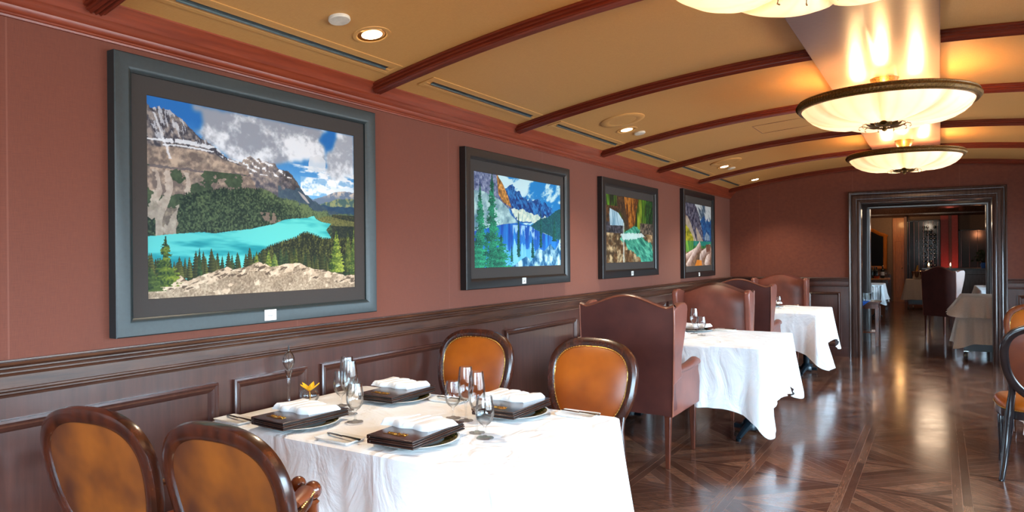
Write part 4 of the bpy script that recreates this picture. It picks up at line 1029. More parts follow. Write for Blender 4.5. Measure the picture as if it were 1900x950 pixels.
for a, b, lb in ((1.546, 2.705, 'long black slot vent nearest the camera, beside the big round downlight'), (3.082, 4.206, 'long black slot vent between the second and third ceiling beams'),
                 (4.595, 5.707, 'black slot vent left of the near ceiling speaker'), (6.03, 7.107, 'black slot vent in the bay without a speaker or downlight'),
                 (7.50, 8.62, 'black slot vent left of the far ceiling speaker'), (9.0, 10.1, 'farthest black slot vent, next to the back wall')):
    vent(a, b, lb)
def downlight(x, y, label):
    t = thing('downlight', label, 'ceiling light', (x, y, zv(x)), group='recessed downlights'); t.rotation_euler = (0, math.atan((x - CX) / 10.0), 0)
    m = MB(); m.lathe([(.088, .0), (.087, -.004), (.072, -.006), (.067, -.003), (.060, .002)], n=40); m.build('trim_ring', 'ceil', t)
    m = MB(); m.lathe([(.067, -.003), (.060, .0), (.050, -.0005), (.046, -.001)], n=40); m.build('reflector', 'gold', t)
    m = MB(); m.lathe([(.047, -.0015), (.03, -.006), (.0005, -.008)], n=32); m.build('lens', 'downlight', t)
    li = bpy.data.lights.new('downlight_beam', 'SPOT'); li.energy = 30; li.color = (1, .82, .58); li.spot_size = 1.9; li.spot_blend = .7; li.shadow_soft_size = .04
    o = bpy.data.objects.new('downlight_beam', li); COL.objects.link(o); o.parent = t; o.location = (0, 0, -.02)
for x, y, lb in ((-2.222, 2.363, 'round glowing downlight nearest the camera, over the foreground table'), (-2.192, 5.334, 'glowing downlight beside the near ceiling speaker'), (-2.167, 8.265, 'glowing downlight beside the far ceiling speaker'), (-2.184, 9.936, 'small glowing downlight closest to the back wall')): downlight(x, y, lb)
li = bpy.data.lights.new('downlight_beam', 'SPOT'); li.energy = 110; li.color = (1, .78, .52); li.spot_size = 2.1; li.spot_blend = .8; li.shadow_soft_size = .05
o = bpy.data.objects.new('downlight_beam', li); COL.objects.link(o); o.location = (-2.1, -.61, 2.42)   # unseen bare spot at the row's next spacing, added to warm the near-left wall

for x, y, lb in ((-2.194, 2.132, 'white round sensor disc beside the nearest downlight'), (-2.158, 5.536, 'white sensor disc beside the second downlight'), (-2.137, 8.469, 'white sensor disc beside the third downlight')):
    m = MB(); m.lathe([(.046, 0), (.047, -.010), (.044, -.014), (.0005, -.015)], n=32); o = m.build('sensor_disc', 'offwhite'); o.location = (x, y, zv(x)); o.rotation_euler = (0, math.atan((x - CX) / 10.0), 0); tag(o, lb, 'smoke detector', 'ceiling sensor discs')
for x, y, lb in ((-2.089, 5.0, 'large round ceiling speaker beside the second downlight'), (-2.065, 7.95, 'large round ceiling speaker farther back, beside the third downlight')):
    t = thing('ceiling_speaker', lb, 'speaker', (x, y, zv(x)), group='round ceiling speakers'); t.rotation_euler = (0, math.atan((x - CX) / 10.0), 0)
    m = MB(); m.lathe([(.172, 0), (.172, -.006), (.165, -.010), (.12, -.011), (.105, -.007)], n=48); m.build('rim', 'ceil', t)
    m = MB(); m.lathe([(.106, -.007), (.05, -.009), (.0005, -.009)], n=48); m.build('grille', 'ceil', t)
m = MB(); m.mirrored_path([(0, .0), (0, .003), (.004, .003), (.004, 0)], [(-.22, -.2), (.22, -.2), (.22, .22), (-.22, .22)], lambda u, v, h: (u, v, -h), closed=True)
o = m.build('access_hatch', 'beam'); o.location = (-1.20, 6.55, zv(-1.2)); o.rotation_euler = (0, math.atan((-1.2 - CX) / 10.0), 0); tag(o, 'flush square access hatch outlined in the tan ceiling', 'hatch')

def pendant(y, dz, label, on=True):
    t = thing('bowl_pendant', label, 'pendant lamp', (-.30, y, 2.232 + dz), 0, 'alabaster bowl pendants')
    R = .517; z0 = .155; z1 = .212
    m = MB(); m.lathe([(R - .03, z0 + .002), (R - .006, z0), (R + .0, z0 + .006), (R - .004, z0 + .012), (R + .004, z0 + .02), (R + .006, z0 + .035), (R, z1 - .012), (R + .004, z1 - .006), (R - .002, z1), (R - .02, z1), (R - .024, z0 + .01)], n=96)
    # leaf wreath worked round the band
    for k in range(150):
        a = 2 * PI * k / 150
        for zz, tw in ((z0 + .020, 1), (z0 + .036, -1)):
            c = Vector((math.cos(a) * (R + .003), math.sin(a) * (R + .003), zz)); tg = Vector((-math.sin(a), math.cos(a), 0)); up = Vector((0, 0, 1)); ow = Vector((math.cos(a), math.sin(a), 0))
            d = (tg * .9 + up * .5 * tw).normalized(); s = d.cross(ow)
            m.add([c - d * .012, c + s * .007 + ow * .004, c + d * .012 + ow * .011, c - s * .007 + ow * .004], [(0, 1, 2, 3)])
    m.build('rim_band', 'bronze', t)
    def fl(a, r, z):
        w = abs(math.sin(a * 4)) ** .55
        return 1 - .055 * (1 - w) * min(1, r / .25) * (1 if r < .49 else .3)
    prof = [(.03, .056), (.12, .042), (.20, .036), (.28, .041), (.35, .055), (.41, .076), (.455, .102), (.485, .130), (.495, .158)]
    def wob(a, r, z): return fl(a, r, z)
    m = MB(); n = 192; rows = []
    for r, z in prof:
        row = []
        for k in range(n):
            a = 2 * PI * k / n; w = abs(math.sin(a * 4)) ** .55; q = r * (1 - .045 * (1 - w) * (r < .49)); zz = z + .034 * (1 - w) * (1 - (r / .5) ** 4) * min(1, r / .12)
            row.append((q * math.cos(a), q * math.sin(a), zz))
        rows.append(row)
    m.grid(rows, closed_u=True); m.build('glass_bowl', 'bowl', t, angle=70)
    m = MB(); m.lathe([(.0005, 0), (.011, .004), (.016, .014), (.012, .024), (.007, .029), (.016, .033), (.045, .036), (.080, .043), (.100, .054), (.085, .060)], n=32)
    for k in range(10):
        a = 2 * PI * k / 10; u = Vector((math.cos(a), math.sin(a), 0)); v = Vector((-math.sin(a), math.cos(a), 0)); z = Vector((0, 0, 1))
        rr = [[u * (.035 + .095 * f) + v * (w * .026 * math.sin(PI * min(1, f * .9 + .1)) * (1.0 if f < .9 else .35)) + z * (.030 + .016 * f - .012 * math.sin(f * PI) + .004 * abs(w)) for w in (-1, -.4, 0, .4, 1)] for f in (0, .25, .5, .75, 1)]
        m.grid(rr); m.tube([u * .128 + z * .046, u * .146 + z * .040, u * .150 + z * .026, u * .140 + z * .020], .0026, 6)
    m.build('finial', 'bronze', t)
    m = MB(); m.lathe([(.012, .028), (.010, .20), (.02, .21), (.07, .30), (.085, .345 - dz), (.0005, .346 - dz)], n=24); m.build('canopy_stem', 'bronze', t)
    for k in range(3):
        a = 2 * PI * k / 3 + .5; bx, by = .2 * math.cos(a), .2 * math.sin(a)
        m = MB(); m.ball((bx, by, .16), .026, 12, 1.2); m.build('bulb', 'downlight', t)
        li = bpy.data.lights.new('bulb_light', 'POINT'); li.energy = 5.5; li.color = (1, .60, .25); li.shadow_soft_size = .03
        o = bpy.data.objects.new('bulb_light', li); COL.objects.link(o); o.parent = t; o.location = (bx, by, .215)
    return t
pendant(2.15, -.038, 'lit bowl pendant nearest the camera, cut off by the top of the view')
pendant(5.05, 0.0, 'large lit bowl pendant in the middle of the row, bronze leaf rim')
pendant(7.93, 0.0, 'lit bowl pendant farthest back, in front of the doorway wall')

# ------------------------------------------------------------------ table one (foreground)
TZ = .757
pedestal_table(-2.65, -1.165, 1.80, 2.74, TZ, 'foreground dining table hidden under its white cloth', 'dining tables along the picture wall')
cloth(-2.65, -1.165, 1.80, 2.74, TZ, (.44, .44, .44, .40), 'white cloth on the foreground table laid for four', 'white tablecloths on the left', seed=3, corner=.35, out=.03)
oval_chair('nearest armchair at the far left, mottled tan leather back towards us', True, frame='wood', front='tan', rear='tan_shade').location = (-2.288, 1.455, 0)
bpy.data.objects['armchair'].rotation_euler = (0, 0, .13)
ac = oval_chair('scuffed armchair in the left foreground, second from the left edge', True, ((.150, -.13, .768), (.065, -.105, .765)), 'wood', 'tan', 'tan_shade'); ac.location = (-1.722, 1.525, 0); ac.rotation_euler = (0, 0, .04)
bpy.data.objects['armchair']['group'] = ac['group'] = 'armchairs in the foreground'
dc = oval_chair('oval-backed tan chair across the foreground table, nearer the wall', False, frame='wood', front='tan', rear='tan_shade', group='oval-backed chairs on the far side of the foreground table'); dc.location = (-2.37, 3.10, 0); dc.rotation_euler = (0, 0, PI + .06)
dup(dc, (-1.59, 3.03, 0), PI - .02, 'bright tan oval-backed chair across the foreground table, by the aisle')

G = {'p': 'chargers on the foreground table', 'm': 'leather menus on the foreground table', 'n': 'napkins on the foreground table', 's': 'side plates on the foreground table', 'k': 'butter knives on the foreground table', 'g': 'glasses on the foreground table'}
sets = [(-2.265, 1.965, -.06, 'front left'), (-1.675, 2.005, .05, 'front right'), (-2.245, 2.545, .02, 'back left'), (-1.60, 2.56, .02, 'back right')]
for k, (x, y, rz, w) in enumerate(sets):
    show_plate(x, y, TZ, 'patterned charger under the menus, %s place setting' % w, G['p'])
    menu_folder(x + .004, y, TZ + .0195, rz, 'lower brown leather menu, %s place setting' % w, G['m'])
    menu_folder(x, y + .002, TZ + .0348, rz, 'upper brown leather menu with gold script, %s place setting' % w, G['m'], True)
nap = [(-2.29, 2.01, -.03), (-1.70, 2.045, .0), (-2.30, 2.62, .02), (-1.655, 2.64, .03)]
for k, (x, y, rz) in enumerate(nap): napkin(x, y, TZ + .0500, rz, 'folded white napkin on the menus, %s place setting' % sets[k][3], G['n'], k + 1)
sp = [(-2.545, 1.862, .0, 'by the armchair at the wall'), (-1.935, 1.868, .0, 'at the front edge of the cloth'), (-2.0, 2.635, .0, 'between the two back place settings'), (-1.335, 2.672, .0, 'at the back corner by the aisle')]
for x, y, rz, w in sp:
    side_plate(x, y, TZ, rz, 'white rectangular side plate ' + w, G['s']); butter_knife(x + .01, y + .005, TZ + .0130, rz - .12, 'butter knife across the side plate ' + w, G['k'])
for x, y, h, r, st, w in ((-2.094, 2.106, .165, .037, .050, 'short goblet in front in the left cluster'), (-2.215, 2.200, .236, .034, .082, 'tall wine glass on the right in the left cluster'), (-2.285, 2.250, .242, .034, .085, 'tallest wine glass in the left cluster'), (-2.375, 2.300, .165, .035, .050, 'short goblet at the back left of the left cluster'),
                          (-1.476, 2.167, .160, .037, .050, 'short goblet in front in the right cluster'), (-1.546, 2.215, .240, .034, .085, 'tall wine glass on the right in the right cluster'), (-1.70, 2.355, .228, .034, .082, 'tall wine glass at the back of the right cluster'), (-1.775, 2.365, .160, .036, .050, 'short goblet at the back left of the right cluster')):
    wine_glass('wine_glass' if h > .2 else 'water_goblet', w, x, y, TZ, h, r, st, G['g'])
oil_lamp(-2.632, 2.215, TZ); orchid_bowl(-2.545, 2.262, TZ)

# ------------------------------------------------------------------ table two and three with wing chairs
wc = wing_chair('wing chair turned away, nearest in the row beside the picture wall', group='brown leather wing chairs')
wc.location = (-1.862, 4.80, 0)
dup(wc, (-1.835, 6.36, 0), PI, 'wing chair facing us behind the second table')
dup(wc, (-1.90, 8.10, 0), 0, 'wing chair turned away, in front of the third table')
dup(wc, (-1.865, 9.74, 0), PI, 'wing chair facing us, farthest back near the corner')
pedestal_table(-2.62, -1.105, 5.22, 6.42, TZ, 'second table with a black iron base under a white cloth', 'dining tables along the picture wall')
cloth(-2.62, -1.105, 5.22, 6.42, TZ, (.455, .40, .22, .40), 'white cloth on the second table, corner hanging beside the black pedestal', 'white tablecloths on the left', seed=11, corner=.66, out=.05)
pedestal_table(-2.62, -1.19, 8.50, 9.72, TZ, 'third table with a black iron base near the corner', 'dining tables along the picture wall')
cloth(-2.62, -1.19, 8.50, 9.72, TZ, (.43, .36, .22, .40), 'white cloth on the third table, near the doorway', 'white tablecloths on the left', seed=23, corner=.75, out=.07)
for ty, nm in ((5.22, 'second'), (8.50, 'third')):
    g = 'settings on the %s table' % nm
    dy = 0 if nm == 'second' else 0
    show_plate(-1.96, ty + .24, TZ, 'charger in front of the near wing chair, %s table' % nm, 'chargers on the tables behind'); show_plate(-1.90, ty + .96, TZ, 'charger in front of the far wing chair, %s table' % nm, 'chargers on the tables behind')
    for yy, w in ((.24, 'near'), (.96, 'far')):
        menu_folder(-1.93, ty + yy, TZ + .0195, 0, 'brown leather menu, %s side of the %s table' % (w, nm), 'menus on the tables behind'); napkin(-1.90, ty + yy + .03, TZ + .0347, 0, 'folded napkin, %s side of the %s table' % (w, nm), 'napkins on the tables behind', 5)
    side_plate(-1.66, ty + 1.10, TZ, 0, 'side plate at the far edge of the %s table' % nm, 'side plates on the tables behind'); butter_knife(-1.66, ty + 1.10, TZ + .013, -.1, 'butter knife on the side plate of the %s table' % nm, 'butter knives on the tables behind')
    wine_glass('wine_glass', 'tall wine glass on the %s table' % nm, -1.83 , ty + .72, TZ, .22, .034, .08, 'glasses on the tables behind')
    wine_glass('water_goblet', 'short goblet on the %s table' % nm, -1.735, ty + .62, TZ, .16, .037, .05, 'glasses on the tables behind')

# ------------------------------------------------------------------ right-hand table, mostly out of view
pedestal_table(.56, 1.75, 5.98, 6.70, TZ, 'dining table at the right edge, mostly out of view', None)
cloth(.56, 1.75, 5.98, 6.70, TZ, (.50, .45, .45, .45), 'white cloth showing behind the black-framed chair at right', None, seed=31, wall_side=False, corner=.4)
rc = oval_chair('black-framed oval chair at the right edge, turned away from us', False, frame='wood_black', front='red_tan', rear='red_tan'); rc.location = (.575, 5.66, 0); rc.rotation_euler = (0, 0, 0)
rc2 = oval_chair('oval-backed tan chair at the right edge facing us', False, frame='wood_red', front='tan', rear='tan_shade'); rc2.location = (.72, 7.02, 0); rc2.rotation_euler = (0, 0, PI)
wine_glass('wine_glass', 'wine glass on the table at the right edge', .66, 6.35, TZ, .22, .034, .08, None)

# ------------------------------------------------------------------ rooms beyond the doorway
def far_rooms():
    FZ = 2.80
    m = MB(); m.bb(-6, 5, YW, 25, FZ, FZ + .1); struct(m.build('ceiling_far', 'farwall'))
    m = MB(); m.bb(-3.6, -3.5, YW, 25, 0, FZ); struct(m.build('wall_far_left', 'greywall'))
    m = MB(); m.bb(3.0, 3.1, YW, 13.2, 0, FZ); m.bb(3.0, 3.1, 16.0, 21.5, .6, 2.4); m.bb(3.0, 3.1, 13.2, 21.5, 0, .6); m.bb(3.0, 3.1, 13.2, 21.5, 2.4, FZ); m.bb(3.0, 3.1, 21.5, 25, 0, FZ); struct(m.build('wall_far_right', 'greywall'))
    m = MB(); m.bb(3.0, 3.06, 13.2, 16.0, .6, .66); m.bb(3.0, 3.06, 13.2, 16.0, 2.34, 2.4)
    for y in (13.2, 14.6, 15.94): m.bb(3.0, 3.06, y, y + .06, .6, 2.4)
    w = struct(m.build('window_7', 'casing')); g = MB(); g.bb(3.04, 3.045, 13.2, 16.0, .6, 2.4); g.build('pane', 'pane', w)
    # second opening
    m = MB(); m.bb(-3.5, -.97, 12.6, 12.75, 0, FZ); m.bb(.587, 3.0, 12.6, 12.75, 0, FZ); m.bb(-.97, .587, 12.6, 12.75, 2.165, FZ); struct(m.build('wall_portal', 'jamb'))
    m = MB()
    m.mirrored_path([(0, 0), (0, .02), (.02, .026), (.03, .014), (.05, .012), (.06, 0)], [(-1.03, 0.0), (-1.03, 2.225), (.647, 2.225), (.647, 0.0)][::-1], lambda u, v, h: (u, 12.6 - h, v)); struct(m.build('trim_20', 'jamb'))
    # far wall
    m = MB(); m.bb(-3.5, 3.0, 23.5, 23.6, 0, FZ); struct(m.build('wall_far', 'farwall'))
    pr = [(0, 2.50), (.03, 2.50), (.04, 2.53), (.07, 2.56), (.07, 2.60), (.12, 2.64), (.14, 2.70), (.20, 2.74), (.22, 2.80), (0, 2.8)]
    m = MB(); m.grid([[(-3.5, 23.5 - a, z) for a, z in pr], [(3.0, 23.5 - a, z) for a, z in pr]], smooth=False); struct(m.build('trim_21', 'casing'))
    m = MB(); m.bb(-3.5, -3.44, YW, 23.5, 0, .95); m.bb(-3.5, -1.25, 23.42, 23.5, 0, .8); struct(m.build('trim_22', 'casing'))
    # pilasters either side of the wine rooms
    for k, (a, b, mt) in enumerate(((-.90, -.83, 'greywall'), (.01, .20, 'redwall'), (.20, .28, 'greywall'), (.28, .43, 'redwall'))):
        m = MB(); m.bb(a, b, 23.26, 23.5, 0, 2.50); m.bb(a - .0, b + .0, 23.25, 23.27, 0, .1); struct(m.build('column_%d' % (k + 1), mt, bevel=.004))
    # amber door
    d = thing('panelled_door', 'amber-lit wooden door between the gilt mirror and the wine racks', 'door', (-1.05, 23.42, 0))
    m = MB(); m.bb(-.15, .15, .0, .07, 0, 2.48); m.build('door_frame', 'amber', d, bevel=.004)
    m = MB(); m.bb(-.13, .13, -.03, .0, .0, 1.9); m.mirrored_path([(0, 0), (0, .014), (.014, .014), (.02, 0)], [(-.10, .12), (.10, .12), (.10, 1.8), (-.10, 1.8)], lambda u, v, h: (u, -.03 - h, v), closed=True); m.build('door_leaf', 'amber', d)
    m = MB(); m.ball((.085, -.06, 1.0), .022, 12); m.tube([(.085, -.03, 1.0), (.085, -.06, 1.0)], .01, 8); m.build('handle', 'brass', d)
    # wine cabinets
    for nm, x0, x1, z0, z1, n_r, n_c, lb in (('wine_cabinet', -.82, .0, .55, 2.38, 15, 5, 'tall dark wine cabinet with racked bottles beside the red column'), ('wine_cabinet', .44, 1.7, .66, 2.08, 11, 6, 'dark glazed wine cabinet at the right of the far doorway')):
        t = thing(nm, lb, 'cabinet', ((x0 + x1) / 2, 23.3, 0), 0, 'wine cabinets'); w = (x1 - x0) / 2
        m = MB(); m.bb(-w, w, .15, .19, z0, z1); m.bb(-w, -w + .03, -.24, .15, z0, z1); m.bb(w - .03, w, -.24, .15, z0, z1); m.bb(-w, w, -.24, .15, z1 - .03, z1); m.bb(-w, w, -.24, .15, z0, z0 + .03); m.bb(-w, w, -.2, .19, 0, z0); m.build('cabinet_body', 'black', t)
        m = MB(); m.bb(-w + .03, w - .03, -.23, -.225, z0 + .03, z1 - .03); m.build('glass_door', 'cabinet_glass', t)
        m = MB()
        for k in range(7): xx = -w + .06 + (2 * w - .12) * k / 6; m.bb(xx - .006, xx + .006, -.215, -.205, z0 + .03, z1 - .03)
        m.build('rack', 'legwood', t)
    bt = MB(); bt.lathe([(.0005, 0), (.038, .0), (.040, .01), (.040, .19), (.032, .215), (.014, .245), (.014, .30), (.016, .302), (.016, .31), (.0005, .312)], n=12)
    b0 = bt.build('wine_bottle', 'bottle'); tag(b0, 'dark wine bottle lying in the tall wine cabinet', 'bottle', 'bottles lying in the tall wine cabinet')
    first = True; cap = None
    # each bottle lies neck forward, a foil cap catching the light
    cm = MB(); cm.lathe([(.017, .24), (.017, .30), (.018, .313), (.0005, .316)], n=10); c0 = cm.build('foil_cap', 'steel', b0)
    for cabx, c, r0, rows_, dz, gi in ((-.30, 4, .75, 14, .11, 0), (1.25, 3, .80, 10, .11, 1)):
        for r in range(rows_):
            for k in range(c):
                loc = (cabx + .088 * k - .1, 23.43, r0 + r * dz)
                if gi == 0 and (r * 7 + k * 3) % 4 == 1: continue
                if first: o = b0; first = False
                else:
                    o = b0.copy(); COL.objects.link(o); cc = c0.copy(); COL.objects.link(cc); cc.parent = o
                if gi: o['label'] = 'dark wine bottle lying in the right glazed cabinet'; o['group'] = 'bottles lying in the right wine cabinet'
                o.location = loc; o.rotation_euler = (PI / 2, 0, 0)
    # mirror over the console
    t = thing('gilt_mirror', 'arched mirror in a carved reddish wood frame above the console', 'mirror', (-1.92, 23.44, 0))
    out = [(-.56, .95), (.56, .95), (.57, 1.92), (.60, 1.97), (.52, 2.02), (.40, 2.06), (.22, 2.17), (0, 2.22), (-.22, 2.17), (-.40, 2.06), (-.52, 2.02), (-.60, 1.97), (-.57, 1.92)]
    m = MB(); m.mirrored_path([(0, 0), (0, .05), (.03, .07), (.07, .06), (.10, .03), (.10, 0)], out, lambda u, v, h: (u, -h, v), closed=True); m.build('frame', 'amber', t)
    m = MB(); m.prism([(x * .86, .95 + (z - .95) * .93 + .04) for x, z in out], 0, .01, lambda a, b, h: (a, -.015 - h, b)); m.build('mirror_glass', 'mirror', t)
    # console with bottles
    t = thing('console_table', 'wooden console below the arched mirror', 'side table', (-1.65, 19.7, 0))
    m = MB(); m.bb(-.57, .57, -.25, .25, .77, .81); m.build('top', 'amber', t, bevel=.006)
    for sx in (-1, 1):
        for sy in (-1, 1): m = MB(); m.bb(sx * .5 - .03, sx * .5 + .03, sy * .2 - .03, sy * .2 + .03, 0, .77); m.build('leg', 'wood', t)
    m = MB(); m.bb(-.54, .54, -.22, .22, .68, .77); m.build('apron', 'wood', t)
    for x, y, lb in ((-1.47, 19.6, 'dark bottle at the left end of the console row'), (-1.42, 19.68, 'second dark bottle on the console'), (-1.37, 19.6, 'dark bottle behind the orange bowl on the console')):
        o = MB().lathe([(.0005, 0), (.038, .0), (.040, .01), (.040, .17), (.032, .195), (.014, .225), (.014, .285), (.0005, .29)], n=14).build('spirit_bottle', 'bottle'); o.location = (x, y, .81); tag(o, lb, 'bottle', 'bottles on the console')
    t = thing('labelled_bottle', 'dark bottle with a pale label near the console end', 'bottle', (-1.235, 19.6, .81), 0, 'bottles on the console')
    MB().lathe([(.0005, 0), (.040, .0), (.042, .01), (.042, .19), (.032, .215), (.014, .245), (.014, .305), (.0005, .31)], n=14).build('bottle_body', 'bottle', t); MB().lathe([(.043, .07), (.043, .16)], n=14).build('label', 'offwhite', t)
    o = MB().lathe([(.0005, 0), (.05, 0), (.075, .05), (.072, .05), (.048, .006), (.0005, .006)], n=20).build('orange_bowl', plain('orange_glaze', (210, 70, 24), .3)); o.location = (-1.36, 19.5, .81); tag(o, 'small orange bowl among the console bottles', 'bowl')
    for x in (-1.17, -1.12): wine_glass('wine_glass', 'wine glass at the right end of the console' if x > -1.15 else 'wine glass beside the labelled bottle on the console', x, 19.56 if x > -1.15 else 19.72, .81, .17, .035, .06, 'glasses on the console')
    # left table
    pedestal_table(-2.1, -1.07, 16.9, 17.9, TZ, 'table with bright white cloth in the far room, left of the doorway view', 'tables in the far room')
    cloth(-2.1, -1.07, 16.9, 17.9, TZ, (.36, .34, .36, .36), 'white cloth on the far left table beyond the doorway', 'cloths in the far room', seed=5, wall_side=False, corner=.35)
    # trolley with champagne bucket
    t = thing('serving_trolley', 'cloth-covered trolley on casters in the far room, carrying the ice bucket', 'trolley', (-.50, 20.6, 0), 0, 'clothed service trolleys')
    m = MB(); m.bb(-.2, .2, -.18, .18, .12, .75); m.build('trolley_frame', 'black', t)
    for x, y in ((-.21, -.2), (.2, -.2), (-.1, -.2)): m = MB(); m.tube([(x - .012, y, .045), (x + .012, y, .045)], .045, 14); m.build('caster', 'rubber', t)
    cloth(-.76, -.24, 20.36, 20.84, .762, (.52, .52, .52, .52), 'cream cloth over the far trolley', 'cream trolley cloths', seed=8, wall_side=False, corner=.02, mat='cream_linen', out=.04)
    t = thing('ice_bucket', 'steel champagne bucket on the far trolley', 'bucket', (-.52, 20.5, .763))
    MB().lathe([(.0005, 0), (.08, 0), (.085, .01), (.115, .2), (.12, .205), (.11, .2), (.08, .012), (.0005, .01)], n=24).build('bucket', 'steel', t)
    o = MB().tube([(0, 0, 0), (.03, 0, .22), (.045, 0, .32)], [.035, .03, .012], 12).build('champagne_bottle', 'gold'); o.location = (-.54, 20.5, .80); tag(o, 'gold-necked bottle leaning in the steel bucket', 'bottle')
    # wing chairs
    w2 = dup(wc, (.126, 13.86, 0), -.6, 'dark wing chair with its back to us, seen through the doorway', 'wing chairs beyond the doorway', (.86, .86, 1.03))
    dup(wc, (.17, 15.2, 0), -.75, 'second wing chair beyond the doorway, half hidden behind the first', 'wing chairs beyond the doorway', (.86, .86, 1.0))
    pedestal_table(.60, 1.7, 14.95, 17.3, TZ, 'bright set table right of the wing chairs beyond the doorway', 'tables in the far room')
    cloth(.60, 1.7, 14.95, 17.3, TZ, (.4, .4, .4, .4), 'white cloth on the table right of the far wing chairs', 'cloths in the far room', seed=15, wall_side=False, corner=.2)
    for y, lb in ((15.3, 'white plate nearest us on the bright far table'), (16.6, 'white plate farther back on the bright far table')):
        o = MB().lathe([(.0005, 0), (.08, 0), (.15, .018), (.152, .02), (.148, .021), (.08, .004), (.0005, .004)], n=32).build('dinner_plate', 'white'); o.location = (.86, y, TZ); tag(o, lb, 'plate', 'plates on the bright far table')
    wine_glass('wine_glass', 'wine glass on the bright far table', .80, 15.95, TZ, .2, .036, .07, 'glasses on the bright far table'); wine_glass('water_goblet', 'short goblet on the bright far table', .90, 16.15, TZ, .15, .04, .05, 'glasses on the bright far table')
    # dark counter with candles
    t = thing('bar_counter', 'dark counter with candles behind the far wing chairs', 'counter', (.3, 21.2, 0))
    m = MB(); m.bb(-.72, 1.5, -.3, .3, 1.0, 1.04); m.build('counter_top', 'jamb', t, bevel=.006); m = MB(); m.bb(-.46, 1.46, -.24, .26, 0, 1.0); m.mirrored_path([(0, 0), (0, .012), (.02, .012), (.03, 0)], [(-.4, .15), (1.4, .15), (1.4, .9), (-.4, .9)], lambda u, v, h: (u, -.24 - h, v), closed=True); m.build('counter_front', 'casing', t)
    for x, lb in ((-.26, 'lit candle on the dark counter left of the red column'), (.22, 'lit candle on the dark counter in front of the red column')):
        t = thing('candle', lb, 'candle', (x, 21.1, 1.041), 0, 'candles on the dark counter')
        MB().lathe([(.0005, 0), (.03, 0), (.032, .05), (.028, .055), (.0005, .055)], n=16).build('wax', 'white', t)
        MB().lathe([(.0005, .055), (.014, .075), (.012, .10), (.0005, .135)], n=12).build('flame', 'flame', t)
    # leafy arrangement
    t = thing('leafy_arrangement', 'dark leafy arrangement in a vase in front of the right wine cabinet', 'plant', (.92, 20.95, 1.041))
    MB().lathe([(.0005, 0), (.05, 0), (.07, .08), (.05, .14), (.045, .14), (.0005, .02)], n=20).build('vase', 'blue', t)
    rnd = random.Random(4); lf = MB(); st = MB()
    for k in range(46):
        a = rnd.uniform(0, 2 * PI); r = rnd.uniform(.05, .30); h = rnd.uniform(.18, .46); tip = Vector((math.cos(a) * r, math.sin(a) * r * .6, h))
        st.tube([(0, 0, .1), tip * .6 + Vector((0, 0, .05)), tip], .003, 4)
        for q in range(3):
            d = Vector((rnd.uniform(-1, 1), rnd.uniform(-1, 1), rnd.uniform(-.3, 1))).normalized(); s = d.cross(Vector((0, 1, .2))).normalized() * .018; b = tip * rnd.uniform(.75, 1)
            lf.add([b, b + d * .04 + s, b + d * .09, b + d * .04 - s], [(0, 1, 2, 3)])
    st.build('stems', 'black', t); lf.build('leaves', plain('dark_leaves', (40, 58, 34), .5, 0, .4, 20), t, fix=False)
    # near cart beside the doorway
    t = thing('serving_trolley', 'beige-clothed trolley on casters just inside the doorway at right', 'trolley', (.62, 11.5, 0), 0, 'clothed service trolleys')
    m = MB(); m.bb(-.36, .36, -.42, .42, .12, .83); m.build('trolley_frame', 'black', t)
    for x, y in ((-.33, -.33), (.3, -.33), (-.33, .33)):
        c = thing_child('caster', t); MB().tube([(x - .016, y, .05), (x + .016, y, .05)], .05, 18).build('wheel', 'rubber', c); MB().tube([(x - .019, y, .05), (x + .019, y, .05)], .018, 12).build('hub', 'brass', c); MB().bb(x - .028, x + .028, y - .02, y + .02, .10, .14).build('fork', 'steel', c)
    cloth(.25, 1.0, 11.06, 11.94, .842, (.62, .55, .55, .64), 'long beige cloth on the trolley beside the doorway', 'cream trolley cloths', seed=9, wall_side=False, corner=.12, mat='cream_linen', out=.07)
    cloth(.245, 1.005, 11.055, 11.945, .850, (.27, .27, .27, .22), 'short beige overlay cloth on top of the near trolley', 'cream trolley cloths', seed=19, wall_side=False, corner=.1, mat='cream_linen', out=.095)
    # waiter stand with glasses
    t = thing('waiter_stand', 'red-brown wooden stand with a blue cloth just inside the doorway at left', 'side table', (-1.09, 12.22, 0))
    m = MB(); m.bb(-.32, .29, -.22, .22, .66, .69); m.build('top', 'wood_red', t, bevel=.006); m = MB(); m.bb(-.29, .27, -.19, .19, .58, .66); m.build('apron', 'wood_red', t)
    for x in (-.27, .25):
        for y in (-.17, .17): m = MB(); m.bb(x - .025, x + .025, y - .025, y + .025, 0, .6); m.build('leg', 'wood_red', t, bevel=.003)
    m = MB(); m.bb(-.27, .25, -.18, .18, .2, .22); m.build('lower_shelf', 'wood_red', t)
    m = MB(); m.prism([(-.35, 0), (.14, 0), (.02, -.10), (-.06, -.13), (-.2, -.08)], 0, .004, lambda a, b, h: (a, -.226 - h, b)); m.bb(-.35, .14, -.226, .20, 0, .004); o = m.build('blue_cloth', 'blue'); o.location = (-1.09, 12.22, .691); tag(o, 'blue cloth hanging over the edge of the waiter stand', 'cloth')
    k = 0
    for iy in range(3):
        for ix in range(4):
            x = -1.22 + ix * .085; y = 12.1 + iy * .09
            if ix < 4:
                o = MB().lathe([(.0005, 0), (.030, 0), (.036, .1), (.0375, .115), (.036, .115), (.029, .006), (.0005, .006)], n=16).build('tumbler', 'glass') if k == 0 else tum.copy()
                if k: COL.objects.link(o)
                tum = o; o.location = (x, y, .6955); k += 1
                tag(o, 'upright clear tumbler in the cluster on the waiter stand', 'glass', 'tumblers on the waiter stand')
    t = thing('glass_jug', 'clear glass jug behind the tumblers on the waiter stand', 'jug', (-.86, 12.32, .6955))
